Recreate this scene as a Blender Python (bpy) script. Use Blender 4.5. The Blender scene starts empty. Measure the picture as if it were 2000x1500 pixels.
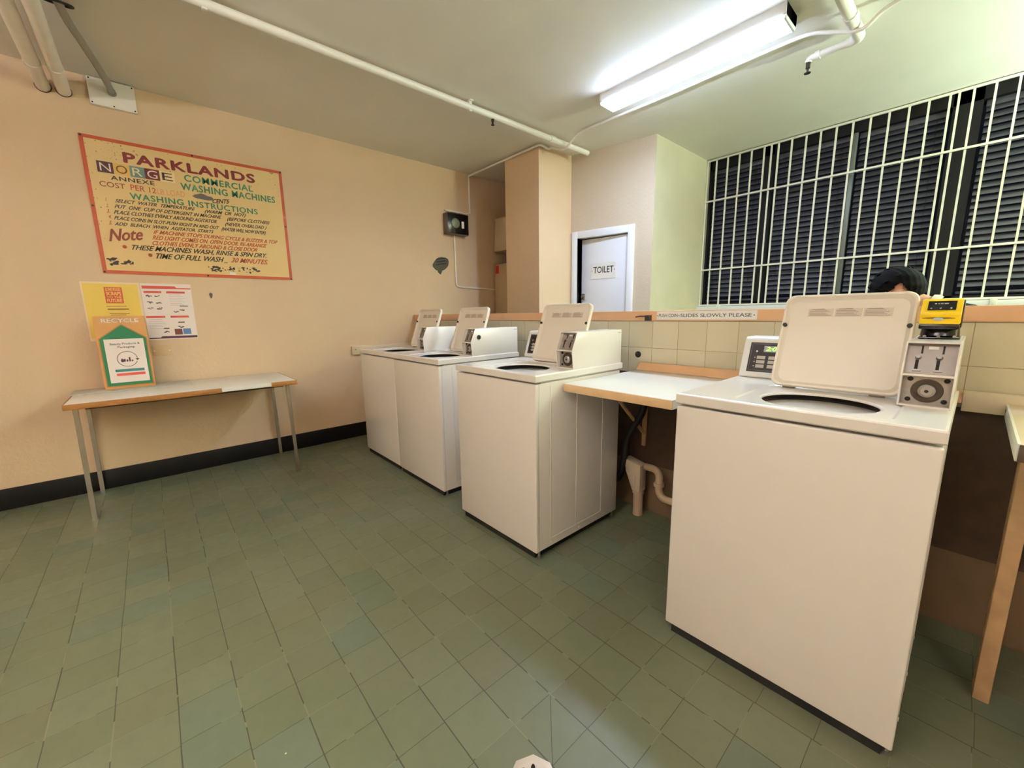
import bpy, bmesh, math, random
from mathutils import Vector, Matrix
random.seed(7)
PI = math.pi
S = bpy.context.scene
C = S.collection
def srgb(r, g, b):
    f = lambda v: (v/255/12.92) if v/255 <= .04045 else ((v/255+.055)/1.055)**2.4
    return (f(r), f(g), f(b), 1)

# ------------------------------------------------------------------ camera, world, exposure
F_PX, YAW, PIT, ROL, CAM_H = 792.055, -.8497, -.1724, -.016, 1.2029
d = Vector((math.sin(YAW)*math.cos(PIT), math.cos(YAW)*math.cos(PIT), math.sin(PIT)))
r = d.cross(Vector((0, 0, 1))).normalized(); u = r.cross(d)
c_, s_ = math.cos(ROL), math.sin(ROL)
r2, u2 = c_*r+s_*u, -s_*r+c_*u
cam = bpy.data.objects.new('camera', bpy.data.cameras.new('camera'))
cam.matrix_world = Matrix(((r2.x, u2.x, -d.x, 0), (r2.y, u2.y, -d.y, 0), (r2.z, u2.z, -d.z, CAM_H), (0, 0, 0, 1)))
cam.data.sensor_fit = 'HORIZONTAL'; cam.data.sensor_width = 36; cam.data.lens = F_PX/2000*36
cam.data.clip_start = .02
C.objects.link(cam); S.camera = cam
W = bpy.data.worlds.new('night'); S.world = W; W.use_nodes = True
W.node_tree.nodes['Background'].inputs[0].default_value = (.01, .012, .018, 1)
W.node_tree.nodes['Background'].inputs[1].default_value = .3
S.view_settings.view_transform = 'Standard'; S.view_settings.look = 'None'
S.view_settings.gamma = 1; S.view_settings.use_curve_mapping = False
S.view_settings.exposure = 0.36
# strength and colour of the fluorescent battens (the visible one, one assumed over the corridor, fills added behind the camera)
# (lens strength, colour, strength of the lens sides, strength of the top)
LAMP_MAIN = (42, (.79, 1.0, 1.40), 62, 0)
LAMP_CORRIDOR = (20, (.76, 1.0, .86), 50, 950)
LAMP_FILL_LEFT = (4, (1.0, .98, 1.08), 5, 290)
LAMP_FILL_RIGHT = (6, (1.0, .98, 1.08), 10, 165)

# ------------------------------------------------------------------ materials
def nodes_of(name):
    m = bpy.data.materials.new(name); m.use_nodes = True
    nt = m.node_tree; b = nt.nodes['Principled BSDF']
    return m, nt, b
def mat(name, col, rough=.5, metal=0, var=.06, vscale=6, bump=0, bscale=60, emit=0, ecol=None, coat=0, spec=.5, detail=3):
    m, nt, b = nodes_of(name)
    b.inputs['Roughness'].default_value = rough; b.inputs['Metallic'].default_value = metal
    b.inputs['Specular IOR Level'].default_value = spec
    if coat: b.inputs['Coat Weight'].default_value = coat; b.inputs['Coat Roughness'].default_value = .1
    tc = nt.nodes.new('ShaderNodeTexCoord')
    if var:
        n = nt.nodes.new('ShaderNodeTexNoise'); n.inputs['Scale'].default_value = vscale; n.inputs['Detail'].default_value = detail
        nt.links.new(tc.outputs['Object'], n.inputs['Vector'])
        mx = nt.nodes.new('ShaderNodeMix'); mx.data_type = 'RGBA'
        mx.inputs['A'].default_value = tuple(max(0, v*(1-var*1.6)) for v in col[:3])+(1,)
        mx.inputs['B'].default_value = tuple(min(1, v*(1+var)) for v in col[:3])+(1,)
        nt.links.new(n.outputs['Fac'], mx.inputs['Factor']); nt.links.new(mx.outputs['Result'], b.inputs['Base Color'])
    else:
        b.inputs['Base Color'].default_value = col
    if bump:
        n2 = nt.nodes.new('ShaderNodeTexNoise'); n2.inputs['Scale'].default_value = bscale; n2.inputs['Detail'].default_value = 4
        nt.links.new(tc.outputs['Object'], n2.inputs['Vector'])
        bp = nt.nodes.new('ShaderNodeBump'); bp.inputs['Strength'].default_value = bump; bp.inputs['Distance'].default_value = .01
        nt.links.new(n2.outputs['Fac'], bp.inputs['Height']); nt.links.new(bp.outputs['Normal'], b.inputs['Normal'])
    if emit:
        b.inputs['Emission Color'].default_value = (ecol or col)[:3]+(1,) if len((ecol or col)) == 3 else (ecol or col)
        b.inputs['Emission Strength'].default_value = emit
    return m
M = {}
M['peach'] = mat('peach_paint', srgb(224, 194, 158), .62, var=.05, vscale=1.6, bump=.25, bscale=45)
M['lamplit_peach'] = mat('lamplit_peach_paint', srgb(204, 187, 162), .6, var=.04, vscale=2, bump=.25, bscale=45)  # peach paint shifted towards white for the lamp light falling on it
M['window_wall'] = mat('aged_white_paint', srgb(204, 196, 164), .6, var=.08, vscale=3, bump=.3, bscale=30)
M['ceiling'] = mat('ceiling_paint', srgb(236, 230, 216), .55, var=.05, vscale=2.2, bump=.14, bscale=14, detail=6)
M['black_skirting'] = mat('black_skirting', srgb(16, 13, 12), .5, var=.2, spec=.25)
M['trim_wood'] = mat('peach_trim', srgb(222, 172, 128), .5, var=.08, vscale=9)
M['enamel'] = mat('white_enamel', srgb(236, 229, 220), .22, var=.015, vscale=2, coat=.3)
M['enamel_top'] = mat('white_porcelain', srgb(240, 240, 238), .3, var=.01, spec=.4)
M['plastic'] = mat('white_plastic', srgb(232, 222, 206), .35, var=.02)
M['black_panel'] = mat('black_panel', srgb(36, 30, 28), .45, var=.1, spec=.25)
M['black'] = mat('matt_black', srgb(16, 15, 15), .5, var=.2)
M['black_gloss'] = mat('gloss_black', srgb(14, 14, 16), .2, var=.1)
M['rubber'] = mat('black_rubber', srgb(14, 13, 13), .55, var=.2)
M['steel'] = mat('brushed_steel', srgb(150, 145, 140), .35, metal=.85, var=.15, vscale=30)
M['chrome'] = mat('chrome_leg', srgb(190, 180, 165), .25, metal=.9, var=.1, vscale=20)
M['slide_grey'] = mat('coin_plate_grey', srgb(150, 140, 134), .4, metal=.4, var=.1, vscale=40)
M['vault_grey'] = mat('vault_plate_grey', srgb(168, 160, 150), .35, metal=.5, var=.18, vscale=50)
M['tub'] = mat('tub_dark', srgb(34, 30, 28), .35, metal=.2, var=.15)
M['label_grey'] = mat('label_print_grey', srgb(150, 136, 122), .6)
M['label_pale'] = mat('label_print_pale', srgb(214, 200, 182), .5)
M['button'] = mat('button_grey', srgb(186, 176, 166), .5)
M['display'] = mat('green_digits', srgb(120, 255, 40), .4, var=0, emit=2.2, ecol=(.25, 1, .04, 1))
M['led'] = mat('indicator_lamp', srgb(220, 210, 200), .4, var=0)
M['laminate'] = mat('white_laminate', srgb(234, 230, 220), .28, var=.04, vscale=5)
M['laminate_cream'] = mat('cream_laminate', srgb(226, 206, 172), .3, var=.05, vscale=6)
M['sheet_grey'] = mat('grey_sheet', srgb(186, 182, 170), .4, var=.1, vscale=8)
M['wood_edge'] = mat('wood_edging', srgb(158, 104, 48), .45, var=.25, vscale=24)
M['wood_pale'] = mat('pale_wood_edging', srgb(222, 186, 140), .45, var=.12, vscale=14)
M['wood_leg'] = mat('worn_timber', srgb(190, 152, 108), .55, var=.3, vscale=14)
M['wall_base'] = mat('shaded_wall_base', srgb(112, 88, 62), .6, var=.2, vscale=7)  # brown of the wall base has the under-shelf shade put into it
M['wood_and_shade_dark'] = mat('dark_timber_and_shade', srgb(70, 50, 32), .6, var=.3, vscale=18)  # dark timber; on the low wall boarding it stands for shelf shade
M['pipe_white'] = mat('painted_pipe', srgb(240, 233, 220), .4, var=.05)
M['pipe_cream'] = mat('cream_painted_pipe', srgb(246, 238, 224), .45, var=.06, vscale=12)
M['pipe_grey'] = mat('grey_conduit', srgb(160, 156, 148), .45, var=.06)
M['pvc'] = mat('tan_pvc', srgb(192, 166, 134), .45, var=.12, vscale=14)  # tan tone with slight random variation, as is the paler one below
M['pvc_pale'] = mat('pale_tan_pvc', srgb(206, 186, 158), .5, var=.15, vscale=18)
M['brass'] = mat('tarnished_brass', srgb(70, 60, 50), .4, metal=.7, var=.2)
M['box_grey'] = mat('box_side_grey', srgb(112, 96, 88), .45, var=.1)
M['dial'] = mat('dial_green_grey', srgb(120, 128, 104), .35, var=.2, vscale=60)
M['white'] = mat('plain_white', srgb(238, 234, 226), .5, var=.02)
M['door_white'] = mat('door_gloss_white', srgb(232, 232, 234), .3, var=.02)
M['cabinet_beige'] = mat('cabinet_beige', srgb(200, 172, 132), .5, var=.05)
M['carton'] = mat('pale_carton', srgb(214, 192, 160), .6, var=.06)
M['red'] = mat('red_sticker', srgb(196, 40, 30), .5)
M['bars'] = mat('ivory_bar_paint', srgb(226, 220, 198), .4, var=.06, vscale=20)
M['sill'] = mat('sill_white', srgb(226, 224, 212), .45, var=.06)
M['dark_frame'] = mat('dark_window_frame', srgb(24, 21, 21), .6, var=.15, spec=.25)
M['slat'] = mat('charcoal_slat', srgb(74, 72, 78), .45, var=.1)
M['mullion'] = mat('grey_mullion', srgb(120, 124, 118), .4, metal=.3)
M['lamp_body'] = mat('lamp_body_white', srgb(228, 228, 222), .4, var=.02)
for k_, st_ in (('main', LAMP_MAIN), ('corr', LAMP_CORRIDOR), ('rear_left', LAMP_FILL_LEFT), ('rear_right', LAMP_FILL_RIGHT)):
    for sfx, ix in (('', 0), ('_side', 2), ('_top', 3)):
        M['lamp_'+k_+sfx] = mat('lamp_lens_'+k_+sfx, (.9, .9, .9, 1), .5, var=0, emit=st_[ix], ecol=st_[1]+(1,))
M['yellow'] = mat('reader_yellow', srgb(250, 208, 10), .35, var=.02)
M['screen'] = mat('reader_screen', srgb(22, 22, 30), .2, var=.05)
M['silver'] = mat('silver_badge', srgb(196, 214, 222), .25, metal=.4, var=.1)
M['skin'] = mat('skin', srgb(198, 146, 118), .5, var=.08, vscale=12)
M['hair'] = mat('black_hair', srgb(9, 8, 8), .8, var=.4, vscale=90, spec=.12)
M['shirt'] = mat('black_shirt', srgb(14, 16, 18), .85, spec=.15, var=.2, vscale=40)
M['collar'] = mat('pale_collar', srgb(214, 208, 198), .7)
M['trousers'] = mat('dark_trousers', srgb(34, 36, 44), .8, var=.15)
M['shoe'] = mat('dark_shoe', srgb(30, 26, 24), .5)
M['eye'] = mat('eye_dark', srgb(30, 22, 18), .2)
# sign colours
M['sign_border'] = mat('sign_orange_red', srgb(196, 84, 44), .45, var=.12, vscale=14)
M['ink_maroon'] = mat('ink_maroon', srgb(124, 22, 24), .5, var=.12, vscale=40)
M['ink_black'] = mat('ink_black', srgb(42, 30, 18), .5, var=.15, vscale=40)
M['ink_red'] = mat('ink_red', srgb(186, 74, 40), .5, var=.15, vscale=40)
M['ink_brown'] = mat('ink_brown', srgb(140, 56, 32), .5, var=.15, vscale=40)
M['ink_faded'] = mat('ink_faded', srgb(232, 160, 112), .5, var=.15, vscale=40)
M['ink_green'] = mat('ink_green', srgb(64, 132, 96), .5, var=.25, vscale=30)
M['logo_dark'] = mat('logo_dark', srgb(64, 18, 26), .45); M['logo_teal'] = mat('logo_teal', srgb(112, 142, 138), .45)
M['logo_maroon'] = mat('logo_maroon', srgb(104, 24, 28), .45); M['logo_cream'] = mat('logo_cream', srgb(246, 222, 168), .45)
M['logo_ochre'] = mat('logo_ochre', srgb(232, 186, 96), .45); M['ink_ochre'] = mat('ink_ochre', srgb(96, 58, 18), .45)
M['logo_white'] = mat('logo_white', srgb(248, 222, 206), .45)
M['paint_out'] = mat('paint_out_grey', srgb(102, 92, 86), .5, var=.1)
M['poster_yellow'] = mat('poster_yellow', srgb(244, 210, 96), .5, var=.05, vscale=8)
M['poster_white'] = mat('poster_white', srgb(246, 232, 222), .45, var=.02)
M['poster_edge'] = mat('poster_cream_edge', srgb(246, 220, 180), .5)
M['poster_red'] = mat('poster_red', srgb(206, 78, 62), .5, var=.06, vscale=30)
M['poster_plum'] = mat('poster_plum', srgb(80, 30, 56), .5)
M['print_grey'] = mat('print_grey', srgb(180, 168, 168), .5)
M['print_dark'] = mat('print_dark', srgb(72, 62, 62), .5, var=.3, vscale=80)
M['print_blue'] = mat('print_blue', srgb(92, 128, 176), .5, var=.2, vscale=14)
M['print_brown'] = mat('print_brown', srgb(112, 60, 52), .5, var=.4, vscale=60)
M['kraft'] = mat('kraft_board', srgb(206, 150, 86), .6, var=.06, vscale=12)
M['kraft_edge'] = mat('kraft_board_edge', srgb(176, 120, 60), .65, var=.1)
M['house_green'] = mat('house_green', srgb(26, 112, 68), .5, var=.05)
M['print_teal'] = mat('print_teal', srgb(60, 128, 126), .5)
M['print_coral'] = mat('print_coral', srgb(228, 92, 84), .5)
M['scar'] = mat('grey_remnant', srgb(86, 80, 66), .7, var=.4, vscale=60)
M['painted_plate'] = mat('painted_plate', srgb(222, 186, 142), .5, var=.05)
M['drain_rim'] = mat('drain_rim', srgb(206, 190, 172), .4, metal=.3, var=.1)
M['tile_hole'] = mat('dark_hole', srgb(10, 9, 8), .8, var=.2)

class NT:
    """tiny helper to write math node graphs"""
    def __init__(s, nt): s.nt = nt
    def m(s, op, a, b=None, c=None):
        n = s.nt.nodes.new('ShaderNodeMath'); n.operation = op
        for i, v in enumerate((a, b, c)):
            if v is None: continue
            if isinstance(v, (int, float)): n.inputs[i].default_value = v
            else: s.nt.links.new(v, n.inputs[i])
        return n.outputs[0]
    def mix(s, f, a, b):
        n = s.nt.nodes.new('ShaderNodeMix'); n.data_type = 'RGBA'
        for k, v in (('Factor', f), ('A', a), ('B', b)):
            if isinstance(v, (int, float, tuple)): n.inputs[k].default_value = v
            else: s.nt.links.new(v, n.inputs[k])
        return n.outputs['Result']
    def noise(s, vec, scale, detail=3):
        n = s.nt.nodes.new('ShaderNodeTexNoise'); n.inputs['Scale'].default_value = scale; n.inputs['Detail'].default_value = detail
        s.nt.links.new(vec, n.inputs['Vector']); return n.outputs['Fac']
    def white(s, x, y):
        c = s.nt.nodes.new('ShaderNodeCombineXYZ'); s.nt.links.new(x, c.inputs[0]); s.nt.links.new(y, c.inputs[1])
        n = s.nt.nodes.new('ShaderNodeTexWhiteNoise'); n.noise_dimensions = '3D'; s.nt.links.new(c.outputs[0], n.inputs['Vector'])
        return n.outputs['Value']
def floor_material():
    m, nt, b = nodes_of('green_floor_tiles'); k = NT(nt)
    tc = nt.nodes.new('ShaderNodeTexCoord'); P = tc.outputs['Object']
    sp = nt.nodes.new('ShaderNodeSeparateXYZ'); nt.links.new(P, sp.inputs[0]); X, Y = sp.outputs[0], sp.outputs[1]
    T = .1514
    wob = k.m('MULTIPLY', k.m('SUBTRACT', k.noise(P, 3.2), .5), .05)
    vv = k.m('ADD', k.m('DIVIDE', k.m('SUBTRACT', Y, .9745), T), wob); row = k.m('FLOOR', vv); fv = k.m('SUBTRACT', vv, row)
    one = k.m('MULTIPLY', row, 0)
    jit = k.m('MULTIPLY', k.m('SUBTRACT', k.white(row, one), .5), .07)
    uu = k.m('ADD', k.m('ADD', k.m('DIVIDE', k.m('SUBTRACT', X, -.6252), T), wob), jit); col = k.m('FLOOR', uu); fu = k.m('SUBTRACT', uu, col)
    def edge(f): return k.m('MINIMUM', f, k.m('SUBTRACT', 1, f))
    du, dv = edge(fu), edge(fv)
    worn = k.noise(P, 5.5, 2)
    wid = k.m('ADD', .004, k.m('MULTIPLY', worn, .014))
    gm = k.m('MAXIMUM', k.m('LESS_THAN', du, k.m('MULTIPLY', wid, .62)), k.m('LESS_THAN', dv, wid))
    # cut joint of the tile beside the floor drain
    cut = k.m('LESS_THAN', k.m('ABSOLUTE', k.m('ADD', k.m('ADD', X, .7677), k.m('SUBTRACT', Y, .8174))), .0016)
    inx = k.m('LESS_THAN', k.m('ABSOLUTE', k.m('ADD', X, .6957)), .075)
    gm = k.m('MAXIMUM', gm, k.m('MULTIPLY', cut, inx))
    cell = k.white(col, row); cell2 = k.white(k.m('ADD', col, 37.3), row)
    base = k.mix(cell, srgb(93, 98, 72), srgb(102, 107, 82))
    base = k.mix(k.m('MULTIPLY', k.m('GREATER_THAN', cell2, .84), .4), base, srgb(84, 101, 86))
    base = k.mix(k.m('MULTIPLY', k.m('LESS_THAN', cell2, .14), .45), base, srgb(94, 90, 66))
    mot = k.noise(P, 26, 5)
    base = k.mix(k.m('MULTIPLY', k.m('SUBTRACT', mot, .3), .5), base, srgb(80, 82, 58))
    big = k.noise(P, 1.3, 2)
    base = k.mix(k.m('MULTIPLY', k.m('SUBTRACT', big, .35), .6), base, srgb(97, 97, 74))
    grout = k.mix(k.m('GREATER_THAN', worn, .56), srgb(44, 40, 26), srgb(112, 110, 84))
    colr = k.mix(k.m('MULTIPLY', gm, .85), base, grout)
    v = nt.nodes.new('ShaderNodeTexVoronoi'); v.inputs['Scale'].default_value = 3.4; nt.links.new(P, v.inputs['Vector'])
    colr = k.mix(k.m('LESS_THAN', v.outputs['Distance'], .012), colr, srgb(190, 186, 160))
    nt.links.new(colr, b.inputs['Base Color'])
    nt.links.new(k.m('ADD', .30, k.m('ADD', k.m('MULTIPLY', mot, .16), k.m('MULTIPLY', cell2, .10))), b.inputs['Roughness'])
    b.inputs['Specular IOR Level'].default_value = .55
    bp = nt.nodes.new('ShaderNodeBump'); bp.inputs['Strength'].default_value = .35; bp.inputs['Distance'].default_value = .004
    h = k.m('ADD', k.m('SUBTRACT', k.m('MULTIPLY', k.noise(P, 9, 2), .5), gm), k.m('MULTIPLY', cell, .15))
    nt.links.new(h, bp.inputs['Height']); nt.links.new(bp.outputs['Normal'], b.inputs['Normal'])
    return m
M['floor'] = floor_material()
def tile_material():
    m, nt, b = nodes_of('beige_wall_tiles'); k = NT(nt)
    tc = nt.nodes.new('ShaderNodeTexCoord'); P = tc.outputs['Object']
    sp = nt.nodes.new('ShaderNodeSeparateXYZ'); nt.links.new(P, sp.inputs[0]); X, Z = sp.outputs[0], sp.outputs[2]
    T = .1545
    uu = k.m('DIVIDE', k.m('ADD', X, .001), T); vv = k.m('DIVIDE', k.m('SUBTRACT', Z, 1.145), T)
    cu, cv = k.m('FLOOR', uu), k.m('FLOOR', vv)
    fu, fv = k.m('SUBTRACT', uu, cu), k.m('SUBTRACT', vv, cv)
    e = lambda f: k.m('MINIMUM', f, k.m('SUBTRACT', 1, f))
    g = k.m('MAXIMUM', k.m('LESS_THAN', e(fu), .008), k.m('LESS_THAN', e(fv), .008))
    cell = k.white(cu, cv)
    base = k.mix(cell, srgb(206, 196, 164), srgb(218, 208, 178))
    base = k.mix(k.m('MULTIPLY', k.noise(P, 8, 4), .5), base, srgb(200, 184, 148))
    nt.links.new(k.mix(g, base, srgb(150, 134, 104)), b.inputs['Base Color'])
    b.inputs['Roughness'].default_value = .24
    bp = nt.nodes.new('ShaderNodeBump'); bp.inputs['Strength'].default_value = .3; bp.inputs['Distance'].default_value = .003
    nt.links.new(k.m('SUBTRACT', 1, g), bp.inputs['Height']); nt.links.new(bp.outputs['Normal'], b.inputs['Normal'])
    return m
M['tiles'] = tile_material()
def sign_material():
    m, nt, b = nodes_of('sign_cream_yellow'); k = NT(nt)
    tc = nt.nodes.new('ShaderNodeTexCoord'); P = tc.outputs['Object']
    sp = nt.nodes.new('ShaderNodeSeparateXYZ'); nt.links.new(P, sp.inputs[0]); Z = sp.outputs[2]
    base = k.mix(k.noise(P, 3, 4), srgb(226, 188, 122), srgb(236, 204, 142))
    top = k.m('MINIMUM', 1, k.m('MAXIMUM', 0, k.m('DIVIDE', k.m('SUBTRACT', Z, .45), .45)))
    base = k.mix(k.m('MULTIPLY', top, .55), base, srgb(230, 204, 148))
    sp1 = k.noise(P, 42, 2)
    thr = k.m('SUBTRACT', .80, k.m('MULTIPLY', top, .12))
    base = k.mix(k.m('MULTIPLY', k.m('GREATER_THAN', sp1, thr), .75), base, srgb(130, 110, 60))
    nt.links.new(base, b.inputs['Base Color']); b.inputs['Roughness'].default_value = .42
    return m
M['sign'] = sign_material()
def glass_material():
    m, nt, b = nodes_of('window_glass')
    b.inputs['Base Color'].default_value = (.9, .95, .95, 1); b.inputs['Roughness'].default_value = .02
    b.inputs['Transmission Weight'].default_value = 1; b.inputs['IOR'].default_value = 1.1
    return m
M['glass'] = glass_material()

# ------------------------------------------------------------------ mesh builder
class MB:
    def __init__(s): s.bm = bmesh.new(); s.mi = 0
    def merge(s, t, mi=0):
        vm = {}
        for v in t.verts: vm[v] = s.bm.verts.new(v.co)
        for f in t.faces:
            try:
                nf = s.bm.faces.new([vm[v] for v in f.verts]); nf.material_index = mi
            except ValueError: pass
        t.free(); return s
    def box(s, x0, x1, y0, y1, z0, z1, bev=0, seg=2, mi=0, mtx=None):
        t = bmesh.new()
        v = [t.verts.new((x, y, z)) for z in (z0, z1) for y in (y0, y1) for x in (x0, x1)]
        for f in ((0, 2, 3, 1), (4, 5, 7, 6), (0, 1, 5, 4), (2, 6, 7, 3), (0, 4, 6, 2), (1, 3, 7, 5)): t.faces.new([v[i] for i in f])
        if bev: bmesh.ops.bevel(t, geom=list(t.edges), offset=bev, segments=seg, affect='EDGES', profile=.5)
        if mtx: bmesh.ops.transform(t, matrix=mtx, verts=t.verts)
        return s.merge(t, mi)
    def prism(s, pts, axis, a0, a1, bev=0, mi=0, seg=2):
        """polygon pts in the plane across `axis`, extruded from a0 to a1"""
        def P(p, a): return {'x': (a, p[0], p[1]), 'y': (p[0], a, p[1]), 'z': (p[0], p[1], a)}[axis]
        t = bmesh.new(); A = [t.verts.new(P(p, a0)) for p in pts]; B = [t.verts.new(P(p, a1)) for p in pts]
        t.faces.new(A); t.faces.new(B[::-1]); n = len(pts)
        for i in range(n): t.faces.new((A[i], B[i], B[(i+1) % n], A[(i+1) % n]))
        bmesh.ops.recalc_face_normals(t, faces=t.faces)
        if bev: bmesh.ops.bevel(t, geom=list(t.edges), offset=bev, segments=seg, affect='EDGES', profile=.5)
        return s.merge(t, mi)
    def cyl(s, p0, p1, r0, r1=None, n=20, mi=0, cap=True):
        r1 = r0 if r1 is None else r1
        p0, p1 = Vector(p0), Vector(p1); ax = (p1-p0).normalized()
        a = ax.orthogonal().normalized(); b = ax.cross(a)
        t = bmesh.new(); R = []
        for p, rr in ((p0, r0), (p1, r1)):
            R.append([t.verts.new(p+(a*math.cos(2*PI*i/n)+b*math.sin(2*PI*i/n))*rr) for i in range(n)])
        for i in range(n): t.faces.new((R[0][i], R[0][(i+1) % n], R[1][(i+1) % n], R[1][i]))
        if cap: t.faces.new(R[0][::-1]); t.faces.new(R[1])
        return s.merge(t, mi)
    def tube(s, pts, rad, n=14, mi=0, cap=True):
        pts = [Vector(p) for p in pts]; rads = rad if isinstance(rad, (list, tuple)) else [rad]*len(pts)
        t = bmesh.new(); R = []; up = None
        for i, p in enumerate(pts):
            q0 = pts[max(0, i-1)]; q1 = pts[min(len(pts)-1, i+1)]; ax = (q1-q0).normalized()
            if up is None: a = ax.orthogonal().normalized()
            else: a = (up-ax*up.dot(ax)).normalized()
            up = a; b = ax.cross(a)
            R.append([t.verts.new(p+(a*math.cos(2*PI*k/n)+b*math.sin(2*PI*k/n))*rads[i]) for k in range(n)])
        for i in range(len(R)-1):
            for k in range(n): t.faces.new((R[i][k], R[i][(k+1) % n], R[i+1][(k+1) % n], R[i+1][k]))
        if cap: t.faces.new(R[0][::-1]); t.faces.new(R[-1])
        return s.merge(t, mi)
    def lathe(s, prof, axis0, axisdir, n=32, mi=0):
        """prof: (radius, distance along axis)"""
        o = Vector(axis0); ax = Vector(axisdir).normalized(); a = ax.orthogonal().normalized(); b = ax.cross(a)
        t = bmesh.new(); R = []
        for rr, h in prof:
            if rr < 1e-6: R.append([t.verts.new(o+ax*h)])
            else: R.append([t.verts.new(o+ax*h+(a*math.cos(2*PI*k/n)+b*math.sin(2*PI*k/n))*rr) for k in range(n)])
        for i in range(len(R)-1):
            A, B = R[i], R[i+1]
            for k in range(n):
                k2 = (k+1) % n
                if len(A) == 1 and len(B) > 1: t.faces.new((A[0], B[k], B[k2]))
                elif len(B) == 1 and len(A) > 1: t.faces.new((A[k], A[k2], B[0]))
                elif len(A) > 1: t.faces.new((A[k], A[k2], B[k2], B[k]))
        bmesh.ops.recalc_face_normals(t, faces=t.faces)
        return s.merge(t, mi)
    def ico(s, c, r, mtx=None, sub=3, mi=0):
        t = bmesh.new(); bmesh.ops.create_icosphere(t, subdivisions=sub, radius=1)
        for v in t.verts:
            p = Vector((v.co.x*r[0], v.co.y*r[1], v.co.z*r[2])) if isinstance(r, (tuple, list)) else v.co*r
            v.co = ((mtx @ p) if mtx else p)+Vector(c)
        return s.merge(t, mi)
    def poly(s, O, U, V, pts, lift=0, mi=0, thick=0):
        """flat polygon given in plane coordinates (u, v), thin slab if thick"""
        O, U, V = Vector(O), Vector(U), Vector(V); N = U.cross(V)
        t = bmesh.new(); A = [t.verts.new(O+U*p[0]+V*p[1]+N*lift) for p in pts]; t.faces.new(A)
        if thick:
            B = [t.verts.new(O+U*p[0]+V*p[1]+N*(lift-thick)) for p in pts]; n = len(pts); t.faces.new(B[::-1])
            for i in range(n): t.faces.new((A[i], B[i], B[(i+1) % n], A[(i+1) % n]))
        return s.merge(t, mi)
    def rect(s, O, U, V, u0, v0, u1, v1, lift=.0008, thick=.0006, mi=0):
        return s.poly(O, U, V, [(u0, v0), (u1, v0), (u1, v1), (u0, v1)], lift, mi, thick)
    def disc(s, O, U, V, u, v, r, lift=.0008, n=20, mi=0, thick=.0006, rv=None):
        return s.poly(O, U, V, [(u+r*math.cos(2*PI*i/n), v+(rv or r)*math.sin(2*PI*i/n)) for i in range(n)], lift, mi, thick)
    def text(s, O, U, V, txt, u0, v0, u1, v1, cap, bold=0, shear=0, lift=.0009, mi=0, ext=.0004, space=1.0):
        """lettering from baseline start (u0,v0) to end (u1,v1) with given capital height"""
        stroke = bold if bold >= .015 else 0
        verts, faces, x0, x1 = glyphs(txt, .006 if stroke else bold, shear, space)
        O, U, V = Vector(O), Vector(U), Vector(V); N = U.cross(V)
        L = math.hypot(u1-u0, v1-v0); du, dv = (u1-u0)/L, (v1-v0)/L
        sx = L/(x1-x0); sy = cap/CAPH
        t = bmesh.new()
        for sh_u, sh_v in (((-1, 0), (1, 0), (0, 1), (0, -1)) if stroke else ((0, 0),)):
            vs = []
            for x, y, z in verts:
                a = (x-x0)*sx+sh_u*stroke*cap*1.5; b = y*sy+sh_v*stroke*cap*.9
                vs.append(t.verts.new(O+U*(u0+du*a-dv*b)+V*(v0+dv*a+du*b)+N*(lift+(sh_u+2*sh_v)*.00003)))
            for f in faces:
                try: t.faces.new([vs[i] for i in f])
                except ValueError: pass
        return s.merge(t, mi)
    def build(s, name, mats, parent=None, smooth=True, off=None, ang=32):
        me = bpy.data.meshes.new(name)
        if off is not None: bmesh.ops.translate(s.bm, verts=s.bm.verts, vec=Vector(off))
        bmesh.ops.remove_doubles(s.bm, verts=s.bm.verts, dist=1e-6)
        s.bm.to_mesh(me); s.bm.free()
        for m in (mats if isinstance(mats, (list, tuple)) else [mats]): me.materials.append(M[m])
        if smooth:
            me.polygons.foreach_set('use_smooth', [True]*len(me.polygons)); me.set_sharp_from_angle(angle=math.radians(ang))
        o = bpy.data.objects.new(name, me); C.objects.link(o)
        if parent: o.parent = parent
        return o
_gl = {}
def glyphs(txt, bold, shear, space=1.0):
    key = (txt, bold, shear, space)
    if key not in _gl:
        cu = bpy.data.curves.new('t', 'FONT'); cu.body = txt; cu.offset = bold; cu.shear = shear; cu.space_character = space; cu.resolution_u = 3; cu.fill_mode = 'FRONT'
        o = bpy.data.objects.new('t', cu); C.objects.link(o)
        dg = bpy.context.evaluated_depsgraph_get(); dg.update()
        me = o.evaluated_get(dg).to_mesh()
        v = [tuple(p.co) for p in me.vertices]; f = [tuple(p.vertices) for p in me.polygons]
        xs = [p[0] for p in v]; _gl[key] = (v, f, min(xs), max(xs), max(p[1] for p in v))
        o.evaluated_get(dg).to_mesh_clear(); bpy.data.objects.remove(o); bpy.data.curves.remove(cu)
    g = _gl[key]; return g[0], g[1], g[2], g[3]
CAPH = 1; glyphs('H', 0, 0); CAPH = _gl[('H', 0, 0, 1.0)][4]

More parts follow.
